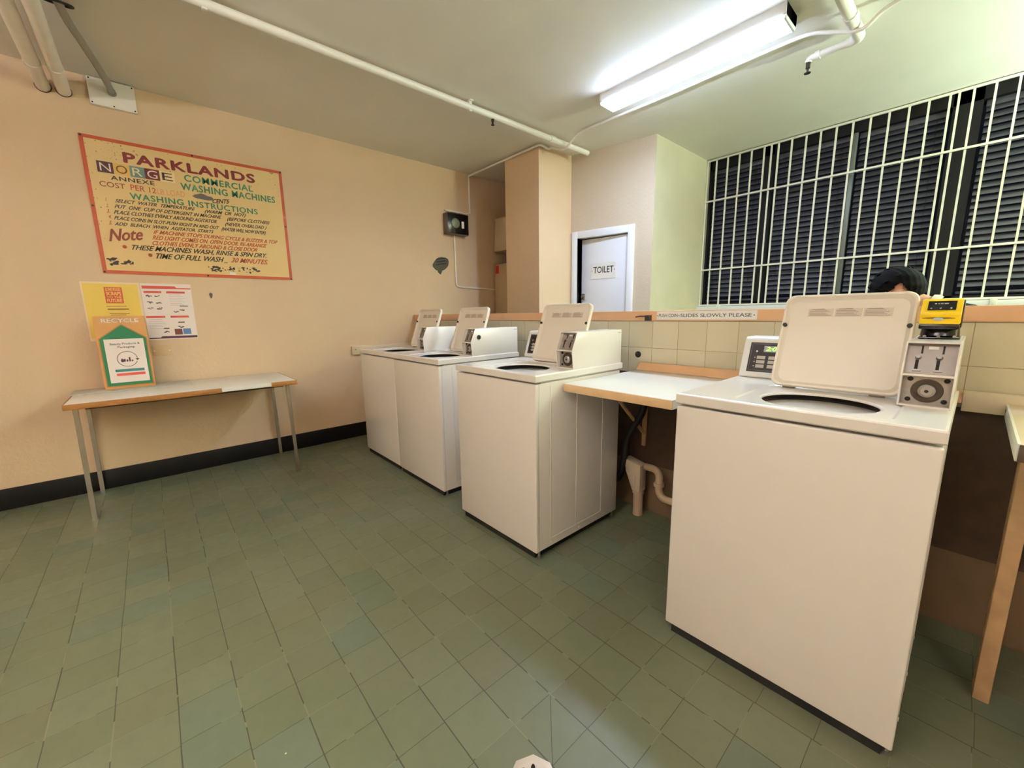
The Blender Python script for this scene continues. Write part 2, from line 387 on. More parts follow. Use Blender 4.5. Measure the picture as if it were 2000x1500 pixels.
def tag(o, label=None, cat=None, group=None, kind=None):
    if label: o['label'] = label
    if cat: o['category'] = cat
    if group: o['group'] = group
    if kind: o['kind'] = kind
    return o
def thing(name, loc, label, cat, group=None, rotz=0):
    o = bpy.data.objects.new(name, None); o.empty_display_size = .1; C.objects.link(o)
    o.location = loc; o.rotation_euler = (0, 0, rotz)
    return tag(o, label, cat, group)
def struct(o, label, cat): return tag(o, label, cat, kind='structure')
def dup(root, parent=None):
    c = root.copy(); C.objects.link(c)
    if parent: c.parent = parent
    for ch in list(root.children): dup(ch, c)
    return c
def arc(c, a, b, r, a0, a1, n=8):
    c, a, b = Vector(c), Vector(a), Vector(b)
    return [c+(a*math.cos(a0+(a1-a0)*i/n)+b*math.sin(a0+(a1-a0)*i/n))*r for i in range(n+1)]
def bezier(p, n=24):
    """Catmull-Rom through points"""
    p = [Vector(q) for q in p]; p = [p[0]*2-p[1]]+p+[p[-1]*2-p[-2]]; out = []
    for i in range(1, len(p)-2):
        for k in range(n):
            t = k/n
            out.append(.5*((2*p[i])+(-p[i-1]+p[i+1])*t+(2*p[i-1]-5*p[i]+4*p[i+1]-p[i+2])*t*t+(-p[i-1]+3*p[i]-3*p[i+1]+p[i+2])*t**3))
    out.append(p[-2]); return out

# ------------------------------------------------------------------ the room
XL, CEIL, YLOW, XR, YB, YW, FZ = -4.08, 2.79, 2.18, 3.4, -2.6, 4.74, -.017
PX0, PX1, PY = -3.46, -2.962, 2.99                     # pillar
D0, D1 = Vector((-2.962, 3.47, 0)), Vector((-2.125, 3.665, 0))     # ends of the slightly skewed toilet wall
struct(MB().box(XL-.2, XR+.2, YB-.2, 5.1, FZ-.1, FZ).build('floor', 'floor'), 'green square tiled floor', 'floor')
struct(MB().box(XL-.2, XR+.2, YB-.2, 5.1, CEIL, CEIL+.1).build('ceiling', 'ceiling'), 'rough painted ceiling', 'ceiling')
struct(MB().box(XL-.15, XL, YB-.2, 3.9, FZ, CEIL).build('wall_left', 'peach'), 'peach painted wall with the big painted sign', 'wall')
struct(MB().box(XL, XR, YB-.15, YB, FZ, CEIL).build('wall_behind', 'peach'), 'peach wall behind the camera', 'wall')
struct(MB().box(XR, XR+.15, YB-.2, 5.0, FZ, CEIL).build('wall_right', 'peach'), 'wall at the right end of the room', 'wall')
struct(MB().box(XL, PX0, 3.75, 3.9, FZ, CEIL).build('wall_recess', 'peach'), 'back wall of the narrow recess behind the pillar', 'wall')
struct(MB().box(PX0, PX1, PY, 3.95, FZ, CEIL).build('wall_pillar', 'peach'), 'peach pillar between recess and toilet door', 'wall')
t = (D1-D0).normalized(); nrm = Vector((t.y, -t.x, 0))
def onD(s, off, z): p = D0+t*s+nrm*off; return Vector((p.x, p.y, z))
LD = (D1-D0).length
def dbox(mb, s0, s1, o0, o1, z0, z1, bev=0):
    mt = Matrix(((t.x, nrm.x, 0, D0.x), (t.y, nrm.y, 0, D0.y), (0, 0, 1, 0), (0, 0, 0, 1)))
    tb = MB().box(s0, s1, o0, o1, z0, z1, bev); bmesh.ops.transform(tb.bm, matrix=mt, verts=tb.bm.verts)
    bmesh.ops.reverse_faces(tb.bm, faces=tb.bm.faces)
    return mb.merge(tb.bm)
DS0, DS1, DZ = .05, .66, 1.985                          # door opening along the wall
mb = MB(); dbox(mb, 0, DS0, -.12, 0, FZ, CEIL); dbox(mb, DS1, LD, -.12, 0, FZ, CEIL); dbox(mb, DS0, DS1, -.12, 0, DZ, CEIL)
struct(mb.build('wall_toilet', 'lamplit_peach'), 'peach wall around the toilet door, lamp whitening put into its colour', 'wall')
struct(MB().box(-2.35, -2.122, 3.672, 4.95, FZ, CEIL).build('wall_side', 'window_wall'), 'yellowish return wall left of the barred window', 'wall')
mb = MB(); mb.box(-2.122, XR, YW, YW+.2, FZ, 1.20)
struct(mb.build('wall_window', 'window_wall'), 'wall below the barred window', 'wall')
# half-height tiled wall behind the machines
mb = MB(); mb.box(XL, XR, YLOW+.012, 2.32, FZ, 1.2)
struct(mb.build('wall_low', 'wood_and_shade_dark'), 'half height partition behind the machines', 'wall')
struct(MB().box(XL, XR, YLOW, YLOW+.012, .84, 1.148).build('trim_1', 'tiles'), 'beige square tiles on the half height wall', 'tiles')
struct(MB().box(XL, XR, YLOW-.012, 2.335, 1.148, 1.2045, .004).build('trim_2', 'trim_wood'), 'peach painted timber capping on the half height wall', 'trim')
struct(MB().box(XL, XR, YLOW-.006, YLOW+.012, .285, .84).build('trim_3', 'wood_and_shade_dark'), 'boarding under the counter line of the low wall, shade in its brown', 'trim')
struct(MB().box(XL, XR, YLOW, YLOW+.012, FZ, .285).build('trim_4', 'wall_base'), 'base of the half height wall, under-shelf shade in its colour', 'trim')
struct(MB().box(XL, XL+.014, YB, YLOW-.012, FZ, .124, .002).build('baseboard_left', 'black_skirting'), 'black skirting along the peach wall', 'skirting')
# toilet door
dr = thing('door_1', onD(.355, 0, 0), 'white toilet door standing slightly ajar in a white frame', 'door'); dr['kind'] = 'structure'
inv = Matrix.Translation(-onD(.355, 0, 0))
def dpart(mb, name, m, parent=dr):
    bmesh.ops.transform(mb.bm, matrix=inv, verts=mb.bm.verts); return mb.build(name, m, parent)
mb = MB(); FW = .062
dbox(mb, DS0-.03, DS0+.035, -.1, .016, FZ, DZ+.05, .003); dbox(mb, DS1-.035, DS1+.03, -.1, .016, FZ, DZ+.05, .003); dbox(mb, DS0+.035, DS1-.035, -.1, .016, DZ-.02, DZ+.05, .003)
dpart(mb, 'door_frame', 'door_white')
lf = MB(); lf.box(-.52, 0, -.036, 0, FZ+.008, DZ-.03, .002)
hinge = Matrix.Translation(onD(DS1-.037, -.055, 0)) @ Matrix.Rotation(math.atan2(t.y, t.x)-math.radians(5), 4, 'Z')
bmesh.ops.transform(lf.bm, matrix=hinge, verts=lf.bm.verts)
leaf = dpart(lf, 'door_leaf', 'door_white')
hd = MB(); hd.box(-.505, -.475, -.052, -.036, 1.34, 1.40, .003); hd.cyl((-.49, -.05, 1.37), (-.49, -.075, 1.37), .012)
bmesh.ops.transform(hd.bm, matrix=hinge, verts=hd.bm.verts); dpart(hd, 'door_lock', 'steel', leaf)
U = (hinge.to_3x3() @ Vector((1, 0, 0))); O = hinge @ Vector((-.52, -.0365, 0)); V = Vector((0, 0, 1))
ts = thing('toilet_sign', O+U*.25+V*1.62, 'white TOILET sign on the toilet door', 'sign')
O2 = O-ts.location
MB().rect(O2, U, V, .115, 1.545, .395, 1.705, .003, .003).build('sign_plate', 'white', ts)
MB().text(O2, U, V, 'TOILET', .142, 1.605, .372, 1.605, .062, .012, 0, .0035).build('lettering', 'ink_black', ts)
for q in (.128, .383): MB().disc(O2, U, V, q, 1.63, .005, .004).build('screw', 'steel', ts)
# ------------------------------------------------------------------ window, blinds, grille
wn = thing('window_1', (.6, 4.86, 1.25), 'long dark framed window behind white bars', 'window'); wn['kind'] = 'structure'
woff = (-.6, -4.86, -1.25)
mb = MB()
for x0, x1 in ((-2.122, -2.10), (-1.60, -1.50), (-.31, -.155), (1.02, 1.16), (2.3, 2.4), (XR-.03, XR)): mb.box(x0, x1, 4.80, 4.94, 1.2, CEIL)
mb.box(-2.122, XR, 4.80, 4.94, 2.70, CEIL); mb.box(-2.122, XR, 4.80, 4.94, 1.2, 1.285)
mb.build('window_frame', 'dark_frame', wn, off=woff)
MB().box(-2.122, XR, 4.905, 4.911, 1.285, 2.70).build('pane', 'glass', wn, off=woff)
MB().box(-.90, -.868, 4.80, 4.83, 1.285, 2.70, .003).build('mullion', 'mullion', wn, off=woff)
struct(MB().box(-2.122, XR, 4.66, 4.80, 1.195, 1.246, .004).build('trim_5', 'sill'), 'white window sill under the bars', 'sill')
def blind(x0, x1, label):
    b = thing('venetian_blind', ((x0+x1)/2, 4.865, 2.70), label, 'blind', 'dark blinds behind the window bars')
    of = (-(x0+x1)/2, -4.865, -2.70)
    MB().box(x0, x1, 4.842, 4.888, 2.655, 2.698, .002).build('head_rail', 'slat', b, off=of)
    mb = MB(); z = 2.645
    while z > 1.335:
        pr = [(-.019, -.024), (-.010, -.007), (.004, .009), (.017, .021)]
        A = [(4.863+a, z+h) for a, h in pr]
        mb.prism(A+[(p[0], p[1]-.0012) for p in A[::-1]], 'x', x0+.004, x1-.004); z -= .0487
    mb.build('slats', 'slat', b, off=of)
    MB().box(x0, x1, 4.848, 4.880, 1.30, 1.318, .002).build('bottom_rail', 'slat', b, off=of)
    for f in (.12, .88): MB().box(x0+(x1-x0)*f-.001, x0+(x1-x0)*f+.001, 4.8395, 4.841, 1.31, 2.66).build('ladder_cord', 'dark_frame', b, off=of)
blind(-2.098, -1.615, 'narrow dark blind at the left end of the window')
blind(-1.485, -.905, 'dark blind between left mullion post and thin grey mullion')
blind(-.862, -.325, 'dark blind behind the person, right of the thin grey mullion')
blind(-.14, 1.01, 'wide dark blind at the right end of the window')
blind(1.17, 2.29, 'dark blind in the part of the window out of frame to the right')
gr = thing('window_grille', (.6, 4.72, 1.25), 'white painted steel bars in front of the dark window', 'window bars')
gof = (-.6, -4.72, -1.25)
for x in [-2.112, -2.022, -1.909, -1.796, -1.684, -1.571, -1.509, -1.449, -1.341, -1.229, -1.120, -1.008, -.895, -.781, -.666, -.549, -.439, -.327, -.281, -.207, -.102, .006, .12, .233, .346, .46, .573, .686, .8, .913, 1.026]:
    MB().box(x-.0065, x+.0065, 4.714, 4.727, 1.25, 2.775).build('bar', 'bars', gr, off=gof)
for z in (1.258, 1.643, 2.362, 2.772): MB().box(-2.118, 1.2, 4.705, 4.717, z-.008, z+.008, .001).build('rail', 'bars', gr, off=gof)
for x in (-1.885, .065): MB().box(x-.018, x+.018, 4.652, 4.706, 1.2, 1.262, .003).build('fixing_tab', 'bars', gr, off=gof)

# ------------------------------------------------------------------ ceiling lights
def batten(loc, rotz, lm, label, L=1.19, drop=0):
    b = thing('ceiling_light', loc, label, 'ceiling light', None, rotz)
    if drop:
        for x in (-.45, .45): MB().cyl((x, 0, 0), (x, 0, -drop), .005, n=8).build('hanger', 'steel', b)
    z = -drop
    MB().prism([(-.088, z), (.088, z), (.088, z-.064), (-.088, z-.064)], 'x', -L/2, L/2, .002).build('body', 'lamp_body', b)
    mb = MB(); e = L/2-.012
    for q, mi in (([(-e, -.084, z-.078), (-e, .070, z-.080), (e, .070, z-.080), (e, -.084, z-.078)], 0),
                  ([(-e, -.0885, z-.064), (-e, -.084, z-.078), (e, -.084, z-.078), (e, -.0885, z-.064)], 1),
                  ([(-e, .070, z-.080), (-e, .080, z-.064), (e, .080, z-.064), (e, .070, z-.080)], 1)):
        tt = bmesh.new(); tt.faces.new([tt.verts.new(v) for v in q]); mb.merge(tt, mi)
    mb.build('lens', [lm, lm+'_side'], b, False)
    if drop:  # glowing top face added to brighten the ceiling from the hung lamps
        mb = MB(); tt = bmesh.new(); tt.faces.new([tt.verts.new(v) for v in ((-e, -.06, z+.004), (e, -.06, z+.004), (e, .06, z+.004), (-e, .06, z+.004))]); mb.merge(tt)
        mb.build('added_uplight', lm+'_top', b, False)
    for sx in (-1, 1):
        MB().prism([(-.09, z), (.09, z), (.09, z-.04), (.069, z-.084), (-.083, z-.080), (-.09, z-.04)], 'x', sx*(L/2-.012), sx*L/2, .002).build('end_cap', 'lamp_body', b)
    return b
batten((-1.445, 2.79, CEIL), 0, 'lamp_main', 'white fluorescent batten on the ceiling above the half height wall')
batten((2.0, 3.95, CEIL), 0, 'lamp_corr', 'unseen greenish fluorescent batten assumed over the window corridor, out of frame right', drop=.65)
batten((-1.0, -1.3, CEIL), 0, 'lamp_rear_left', 'unseen fill batten added behind the camera, left of the pair', drop=.38)
batten((1.9, -1.1, CEIL), 0, 'lamp_rear_right', 'unseen fill batten added behind the camera, right of the pair', drop=.38)

# ------------------------------------------------------------------ washing machines
MW, MD = .651, .70
def rrect(x0, x1, y0, y1, rad, n=6):
    out = []
    for cx, cy, a in ((x1-rad, y1-rad, 0), (x0+rad, y1-rad, PI/2), (x0+rad, y0+rad, PI), (x1-rad, y0+rad, 1.5*PI)):
        out += [(cx+rad*math.cos(a+PI/2*i/n), cy+rad*math.sin(a+PI/2*i/n)) for i in range(n+1)]
    return out
def ray_rect(c, ang, x0, x1, y0, y1):
    dx, dy = math.cos(ang), math.sin(ang); ts_ = []
    if dx > 1e-9: ts_.append((x1-c[0])/dx)
    if dx < -1e-9: ts_.append((x0-c[0])/dx)
    if dy > 1e-9: ts_.append((y1-c[1])/dy)
    if dy < -1e-9: ts_.append((y0-c[1])/dy)
    q = min(ts_); return (c[0]+dx*q, c[1]+dy*q)
def ray_poly(c, ang, poly):
    dx, dy = math.cos(ang), math.sin(ang); best = None
    for i in range(len(poly)):
        a, b = poly[i], poly[(i+1) % len(poly)]
        ex, ey = b[0]-a[0], b[1]-a[1]; den = dx*ey-dy*ex
        if abs(den) < 1e-12: continue
        tt = ((a[0]-c[0])*ey-(a[1]-c[1])*ex)/den; ss = ((a[0]-c[0])*dy-(a[1]-c[1])*dx)/den
        if tt > 0 and -1e-6 <= ss <= 1+1e-6: best = tt if best is None else min(best, tt)
    return (c[0]+dx*best, c[1]+dy*best)
def make_machine():
    t_ = thing('washing_machine', (0, 0, 0), 'x', 'washing machine')
    of = (-MW/2, -MD/2, 0)
    B = lambda mb, n, m, p=t_, smooth=True: mb.build(n, m, p, smooth, off=of)
    mb = MB(); mb.box(.002, MW-.002, .0235, MD-.02, .02, .8755, .004)
    mb.box(.012, MW-.012, .045, MD-.03, .87, .884)
    for xs in (MW-.0025, .0025):                          # pressed vertical seams and edge strip on the side sheets
        for yy in (.10, .30, .52): mb.box(xs-.0025, xs+.0025, yy, yy+.007, .06, .86, .002)
        mb.box(xs-.0025, xs+.0025, .10, .527, .06, .067, .002)
    for yy in (.05, .27, .49): mb.cyl((MW-.003, yy+.06, .04), (MW+.001, yy+.06, .04), .006, n=10)
    B(mb, 'cabinet', 'enamel')
    B(MB().box(0, MW, 0, .024, .018, .8745, .006, 3), 'front_panel', 'enamel')
    mb = MB(); mb.box(.022, MW-.022, .010, MD-.04, FZ+.001, .021); B(mb, 'underside_shade', 'black')  # black block in the gap below the cabinet, standing for its shade
    for x in (.012, MW-.012):
        for y in (.03, MD-.05): B(MB().cyl((x, y, FZ), (x, y, FZ+.009), .011).cyl((x, y, FZ+.006), (x, y, .03), .006, n=12), 'leveling_foot', 'steel')
    # top deck with lid recess and wash opening
    c = (.362, .188); z0, z1 = .8825, .919
    angs = sorted([2*PI*i/72 for i in range(72)]+[math.atan2(y-c[1], x-c[0]) % (2*PI) for x in (0, MW) for y in (0, MD-.01)])
    rec = rrect(.162, .556, .035, .40, .03); ell = [(c[0]+.158*math.cos(a), c[1]+.148*math.sin(a)) for a in [2*PI*i/90 for i in range(90)]]
    tb = bmesh.new(); loops = []
    X0, X1, Y0, Y1 = -.003, MW+.003, -.003, MD-.005
    def ring(f, z): loops.append([tb.verts.new((*f(a), z)) for a in angs])
    ring(lambda a: ray_rect(c, a, X0+.004, X1-.004, Y0+.004, Y1-.004), z0)
    ring(lambda a: ray_rect(c, a, X0, X1, Y0, Y1), z0+.004)
    ring(lambda a: ray_rect(c, a, X0, X1, Y0, Y1), z1-.006)
    ring(lambda a: ray_rect(c, a, X0+.002, X1-.002, Y0+.002, Y1-.002), z1-.002)
    ring(lambda a: ray_rect(c, a, X0+.007, X1-.007, Y0+.007, Y1-.007), z1)
    ring(lambda a: ray_poly(c, a, rec), z1)
    rec2 = rrect(.17, .548, .043, .392, .026)
    ring(lambda a: ray_poly(c, a, rec2), z1-.004)
    ring(lambda a: ray_poly(c, a, ell), z1-.005)
    ell2 = [(c[0]+.150*math.cos(a), c[1]+.141*math.sin(a)) for a in [2*PI*i/90 for i in range(90)]]
    ring(lambda a: ray_poly(c, a, ell2), z1-.008); ring(lambda a: ray_poly(c, a, ell2), z1-.012)
    n = len(angs)
    for A, Bq in zip(loops, loops[1:]):
        for i in range(n): tb.faces.new((A[i], A[(i+1) % n], Bq[(i+1) % n], Bq[i]))
    MB().merge(tb).build('top_deck', 'enamel', t_, True, of, 14)
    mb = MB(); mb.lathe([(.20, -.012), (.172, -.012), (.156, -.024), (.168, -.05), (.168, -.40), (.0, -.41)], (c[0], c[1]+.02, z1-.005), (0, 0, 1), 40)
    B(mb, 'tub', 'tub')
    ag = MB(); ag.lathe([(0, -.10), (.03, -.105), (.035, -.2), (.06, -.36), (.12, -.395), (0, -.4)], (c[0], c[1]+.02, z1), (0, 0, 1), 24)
    for i in range(4):
        a = PI/2*i; ag.box(-.004, .004, .03, .11, z1-.39, z1-.22, mtx=Matrix.Translation((c[0], c[1]+.02, 0)) @ Matrix.Rotation(a, 4, 'Z'))
    B(ag, 'agitator', 'black_gloss')
    # lid: rimmed tray hinged at the back of the recess; its origin sits on the hinge line
    lid = bpy.data.objects.new('lid', None)
    LW, LH, LT = .366, .349, .024
    out = rrect(0, LW, 0, LH, .030, 7); tb = bmesh.new()
    def L(ins, y, drop=0): return [tb.verts.new((ins+(p[0])*(LW-2*ins)/LW, y, ins+p[1]*(LH-2*ins)/LH)) for p in out]
    lp = [L(.006, LT), L(.0, LT-.006), L(0, .004), L(.003, 0), L(.009, 0), L(.013, .006), L(.02, .013), L(.05, .013)]
    n = len(out)
    for A, Bq in zip(lp, lp[1:]):
        for i in range(n): tb.faces.new((A[i], A[(i+1) % n], Bq[(i+1) % n], Bq[i]))
    tb.faces.new(lp[-1]); tb.faces.new(lp[0][::-1]); bmesh.ops.recalc_face_normals(tb, faces=tb.faces)
    mb = MB().merge(tb); lid = mb.build('lid', 'plastic', t_)
    O = (0, .0125, 0); Uv = (1, 0, 0); Vv = (0, 0, 1)
    mb = MB()
    w = .075
    for i in range(3):
        u0 = .075+i*(w+.004)
        mb.rect(O, Uv, Vv, u0, .268, u0+w, .298, .0004, .0003, 0)
        for j in range(5): mb.rect(O, Uv, Vv, u0+.004, .271+j*.0045, u0+w-.006-(j*7 % 5)*.004, .2728+j*.0045, .0007, .0003, 1)
        mb.poly(O, Uv, Vv, [(u0+.006, .2945), (u0+w*.7, .2945), (u0+w*.6, .298), (u0+.01, .2965)], .0007, 1, .0003)
    mb.build('instruction_label', ['label_pale', 'label_grey'], lid, False)
    for x in (.012, LW-.012): MB().cyl((x, .004, .232), (x, -.004, .232), .007, n=14).build('bumper', 'black_panel', lid)
    for x in (.06, LW-.06): MB().box(x-.02, x+.02, .014, .03, -.004, .012, .002).build('hinge', 'steel', lid)
    lid.location = (.172-MW/2, .375-MD/2, .926)
    lid.rotation_euler = (math.radians(-20), 0, 0)
    # rear control console
    mb = MB(); prof = [(.530, .9195), (.530, .932), (.578, 1.078), (.590, 1.088), (.688, 1.088), (.692, .9195)]
    mb.prism(prof, 'x', .008, .530, .007, seg=3); con = B(mb, 'control_console', 'enamel_top')
    a = Vector((0, .048, .146)).normalized(); O = Vector((.008, .5305, .933))+Vector(of); Uv = Vector((1, 0, 0))
    cf = lambda: MB()
    pan = cf().rect(O, Uv, a, .028, .012, .50, .138, .0022, .002).build('control_panel', 'black_panel', con, False)
    fr = cf()
    for q in ((.034, .018, .494, .0188), (.034, .131, .494, .1318), (.034, .018, .0348, .1318), (.493, .018, .494, .1318)): fr.rect(O, Uv, a, *q, .0027, .0004)
    fr.build('panel_outline', 'label_grey', con, False)
    for i in range(3):
        for j in range(3): cf().rect(O, Uv, a, .060+i*.043, .030+j*.0185, .091+i*.043, .0435+j*.0185, .0042, .002).build('cycle_button', 'button', con, False)
    for q in ((.056, .100, .004), (.052, .0365, .0022), (.052, .055, .0022), (.052, .0735, .0022)): cf().disc(O, Uv, a, *q, .003).build('indicator', 'led', con, False)
    cf().rect(O, Uv, a, .080, .098, .18, .124, .0028, .0006).build('display_window', 'black_gloss', con, False)
    # coin meter at the right rear
    x0, x1 = .536, MW-.004; cm_prof = [(.272, .919), (.262, 1.012), (.302, 1.104), (.688, 1.104), (.688, .919)]
    mb = MB(); T = .0045
    mb.prism(cm_prof, 'x', x0, x0+T, .001); mb.prism(cm_prof, 'x', x1-T, x1, .001)
    mb.box(x0+T, x1-T, .302, .688, 1.104-T, 1.1042); mb.box(x0+T, x1-T, .683, .688, .919, 1.1)
    mb.prism([(.262, 1.009), (.262, 1.015), (.33, 1.015), (.33, 1.009)], 'x', x0+T, x1-T); mb.box(x0+T, x1-T, .272, .33, .919, .924)
    for k_, mmx in enumerate(mb.bm.verts): pass
    cm = B(mb, 'coin_meter', 'enamel')
    xw0, xw1 = x0+T, x1-T
    a = Vector((0, .040, .092)).normalized(); O = Vector((xw0, .282, 1.014))+Vector(of)
    wdt = xw1-xw0; hh = .088
    B(MB().prism([(.284, 1.015), (.322, 1.100), (.335, 1.100), (.335, 1.015)], 'x', xw0, xw1), 'coin_slide', 'slide_grey', cm)
    O = Vector((xw0, .284, 1.015))+Vector(of); a = Vector((0, .038, .085)).normalized()
    N = Uv.cross(a)
    for f in (.30, .72):
        MB().rect(O, Uv, a, wdt*f-.002, .060, wdt*f+.002, .084, .0012, .001).build('coin_slot', 'tile_hole', cm, False)
        MB().rect(O, Uv, a, wdt*f-.0105, .012, wdt*f-.0035, .040, .0014, .001).build('coin_slot', 'tile_hole', cm, False)
        p = O+Uv*(wdt*f-.006)+a*.048
        MB().cyl(p, p+N*.010, .0075, .005, n=14).build('slide_knob', 'steel', cm)
        MB().rect(O, Uv, a, wdt*f-.014, .006, wdt*f+.004, .011, .004, .004).build('slide_lip', 'steel', cm, False)
    MB().rect(O, Uv, a, wdt*.42, .073, wdt*.62, .082, .0012, .001).build('price_label', 'white', cm, False)
    vp = MB(); vp.box(xw0, xw1, .292, .33, .924, 1.009, .001); vl = B(vp, 'coin_vault', 'vault_grey', cm)
    xc, zc = (xw0+xw1)/2+.002, .965; ofv = Vector(of)
    MB().lathe([(.0, .0), (.034, 0), (.034, .003), (.030, .004), (.020, .002), (.0, .002)], Vector((xc, .292, zc))+ofv, (0, -1, 0)).build('lock_ring', 'brass', cm)
    MB().lathe([(0, .012), (.012, .012), (.018, .008), (.0195, 0)], Vector((xc, .291, zc))+ofv, (0, -1, 0)).build('lock', 'vault_grey', cm)
    for dx in (-.037, .037):
        for dz in (-.028, .032): MB().cyl(Vector((xc+dx, .2925, zc+dz))+ofv, Vector((xc+dx, .2905, zc+dz))+ofv, .0065, n=14).build('bolt_hole', 'tile_hole', cm, False)
    MB().cyl(Vector((xc, .281, zc))+ofv, Vector((xc, .2785, zc))+ofv, .0045, n=12).build('key_hole', 'tile_hole', cm, False)
    return t_
wm = make_machine()
def set_lid(root, dx, dy, deg):
    for ch in root.children:
        if ch.name.startswith('lid'): ch.location = (.172-MW/2+dx, .375-MD/2+dy, .926); ch.rotation_euler = (math.radians(deg), 0, 0)
def con_of(root, key): return [c for c in root.children if c.name.startswith(key)][0]
machines = [('white coin washing machine nearest the camera, a yellow card reader on its coin box', -.6643, 1.3546, (0, 0, -20)),
            ('white coin washing machine standing alone in the middle, left of the white wall shelf', -1.9639, 1.2988, (.03, .03, -20)),
            ('white washing machine of the far pair with a round black sticker on its coin box', -3.5521+MW+.006, 1.3491, (.0, .02, -20)),
            ('farthest white coin washing machine, at the left end against the peach wall', -3.5545, 1.3491+.004, (0, .02, -20))]
roots = []
for i, (lab, x, y, ld) in enumerate(machines):
    o = wm if i == 0 else dup(wm)
    o.location = (x+MW/2, y+MD/2, 0); o['label'] = lab; o['group'] = 'white coin washing machines in a row'
    set_lid(o, *ld); roots.append(o)
# things only one of the machines has
O = Vector((.008, .5305, .933))+Vector((-MW/2, -MD/2, 0)); a = Vector((0, .048, .146)).normalized()
mb = MB(); mb.text(O, (1, 0, 0), a, '2:00', .088, .103, .142, .103, .017, .01, .25, .0032)
mb.build('display_digits', 'display', con_of(roots[0], 'control_console'), False)
mb = MB(); mb.cyl((MW/2-.006, .33-MD/2, 1.045), (MW/2-.0005, .33-MD/2, 1.045), .0155, n=24)
mb.build('round_sticker', 'black', con_of(roots[2], 'coin_meter'))
mb = MB(); mb.box(MW/2-.1, MW/2-.0035, -.002, .0, 0, .001)
for rt in (roots[1], roots[2]):
    MB().box(MW/2-.005, MW/2-.0034, .655-MD/2, .682-MD/2, 1.086, 1.0885).build('nameplate', 'label_grey', con_of(rt, 'coin_meter'))
mb.bm.free()
# card reader on the nearest machine
cr = thing('card_reader', (-.072, 1.86, 1.1045), 'yellow and black cashless card reader on the nearest coin box', 'card reader')
mb = MB(); mb.box(-.044, .046, -.055, .05, 0, .006, .002); mb.cyl((0, 0, .004), (0, .004, .034), .045, .042, 28)
mb.box(-.042, .044, -.03, .06, .03, .12, .006); mb.box(-.046, .041, -.068, .02, .030, .046, .004); mb.build('mount', 'black_gloss', cr)
for x in (-.03, 0, .034): MB().cyl((x, -.052, .008), (x, -.054, .008), .004, n=10).build('screw', 'steel', cr)
pf = [(-.072, .046), (-.076, .076), (-.066, .083), (-.040, .118), (-.030, .122), (.045, .122), (.05, .046)]
mb = MB(); mb.prism(pf, 'x', -.046, .041, .003); mb.build('housing', 'yellow', cr)
O = Vector((-.052, -.0665, .0835)); Uv = Vector((1, 0, 0)); a = Vector((0, .026, .035)).normalized()
sc_ = MB().rect(O, Uv, a, .020, .005, .080, .038, .0014, .001).build('screen', 'screen', cr, False)
mb = MB()
for u0, w in ((.034, .004), (.041, .003), (.046, .006), (.054, .009)): mb.rect(O, Uv, a, u0, .0265, u0+w, .030, .002, .0004)
for u0 in (.028, .048, .070): mb.disc(O, Uv, a, u0, .011, .0022, .002)
mb.build('screen_text', 'print_grey', sc_, False)
MB().disc((-.051, -.0765, .046), Uv, (0, 0, 1), .046, .015, .012, .0012, 24, 0, .001, .0045).build('badge', 'silver', cr, False)
MB().disc((-.051, -.0763, .046), Uv, (0, 0, 1), .046, .018, .036, .0003, 24, 0, .001, .0018).build('card_slot', 'ink_ochre', cr, False)

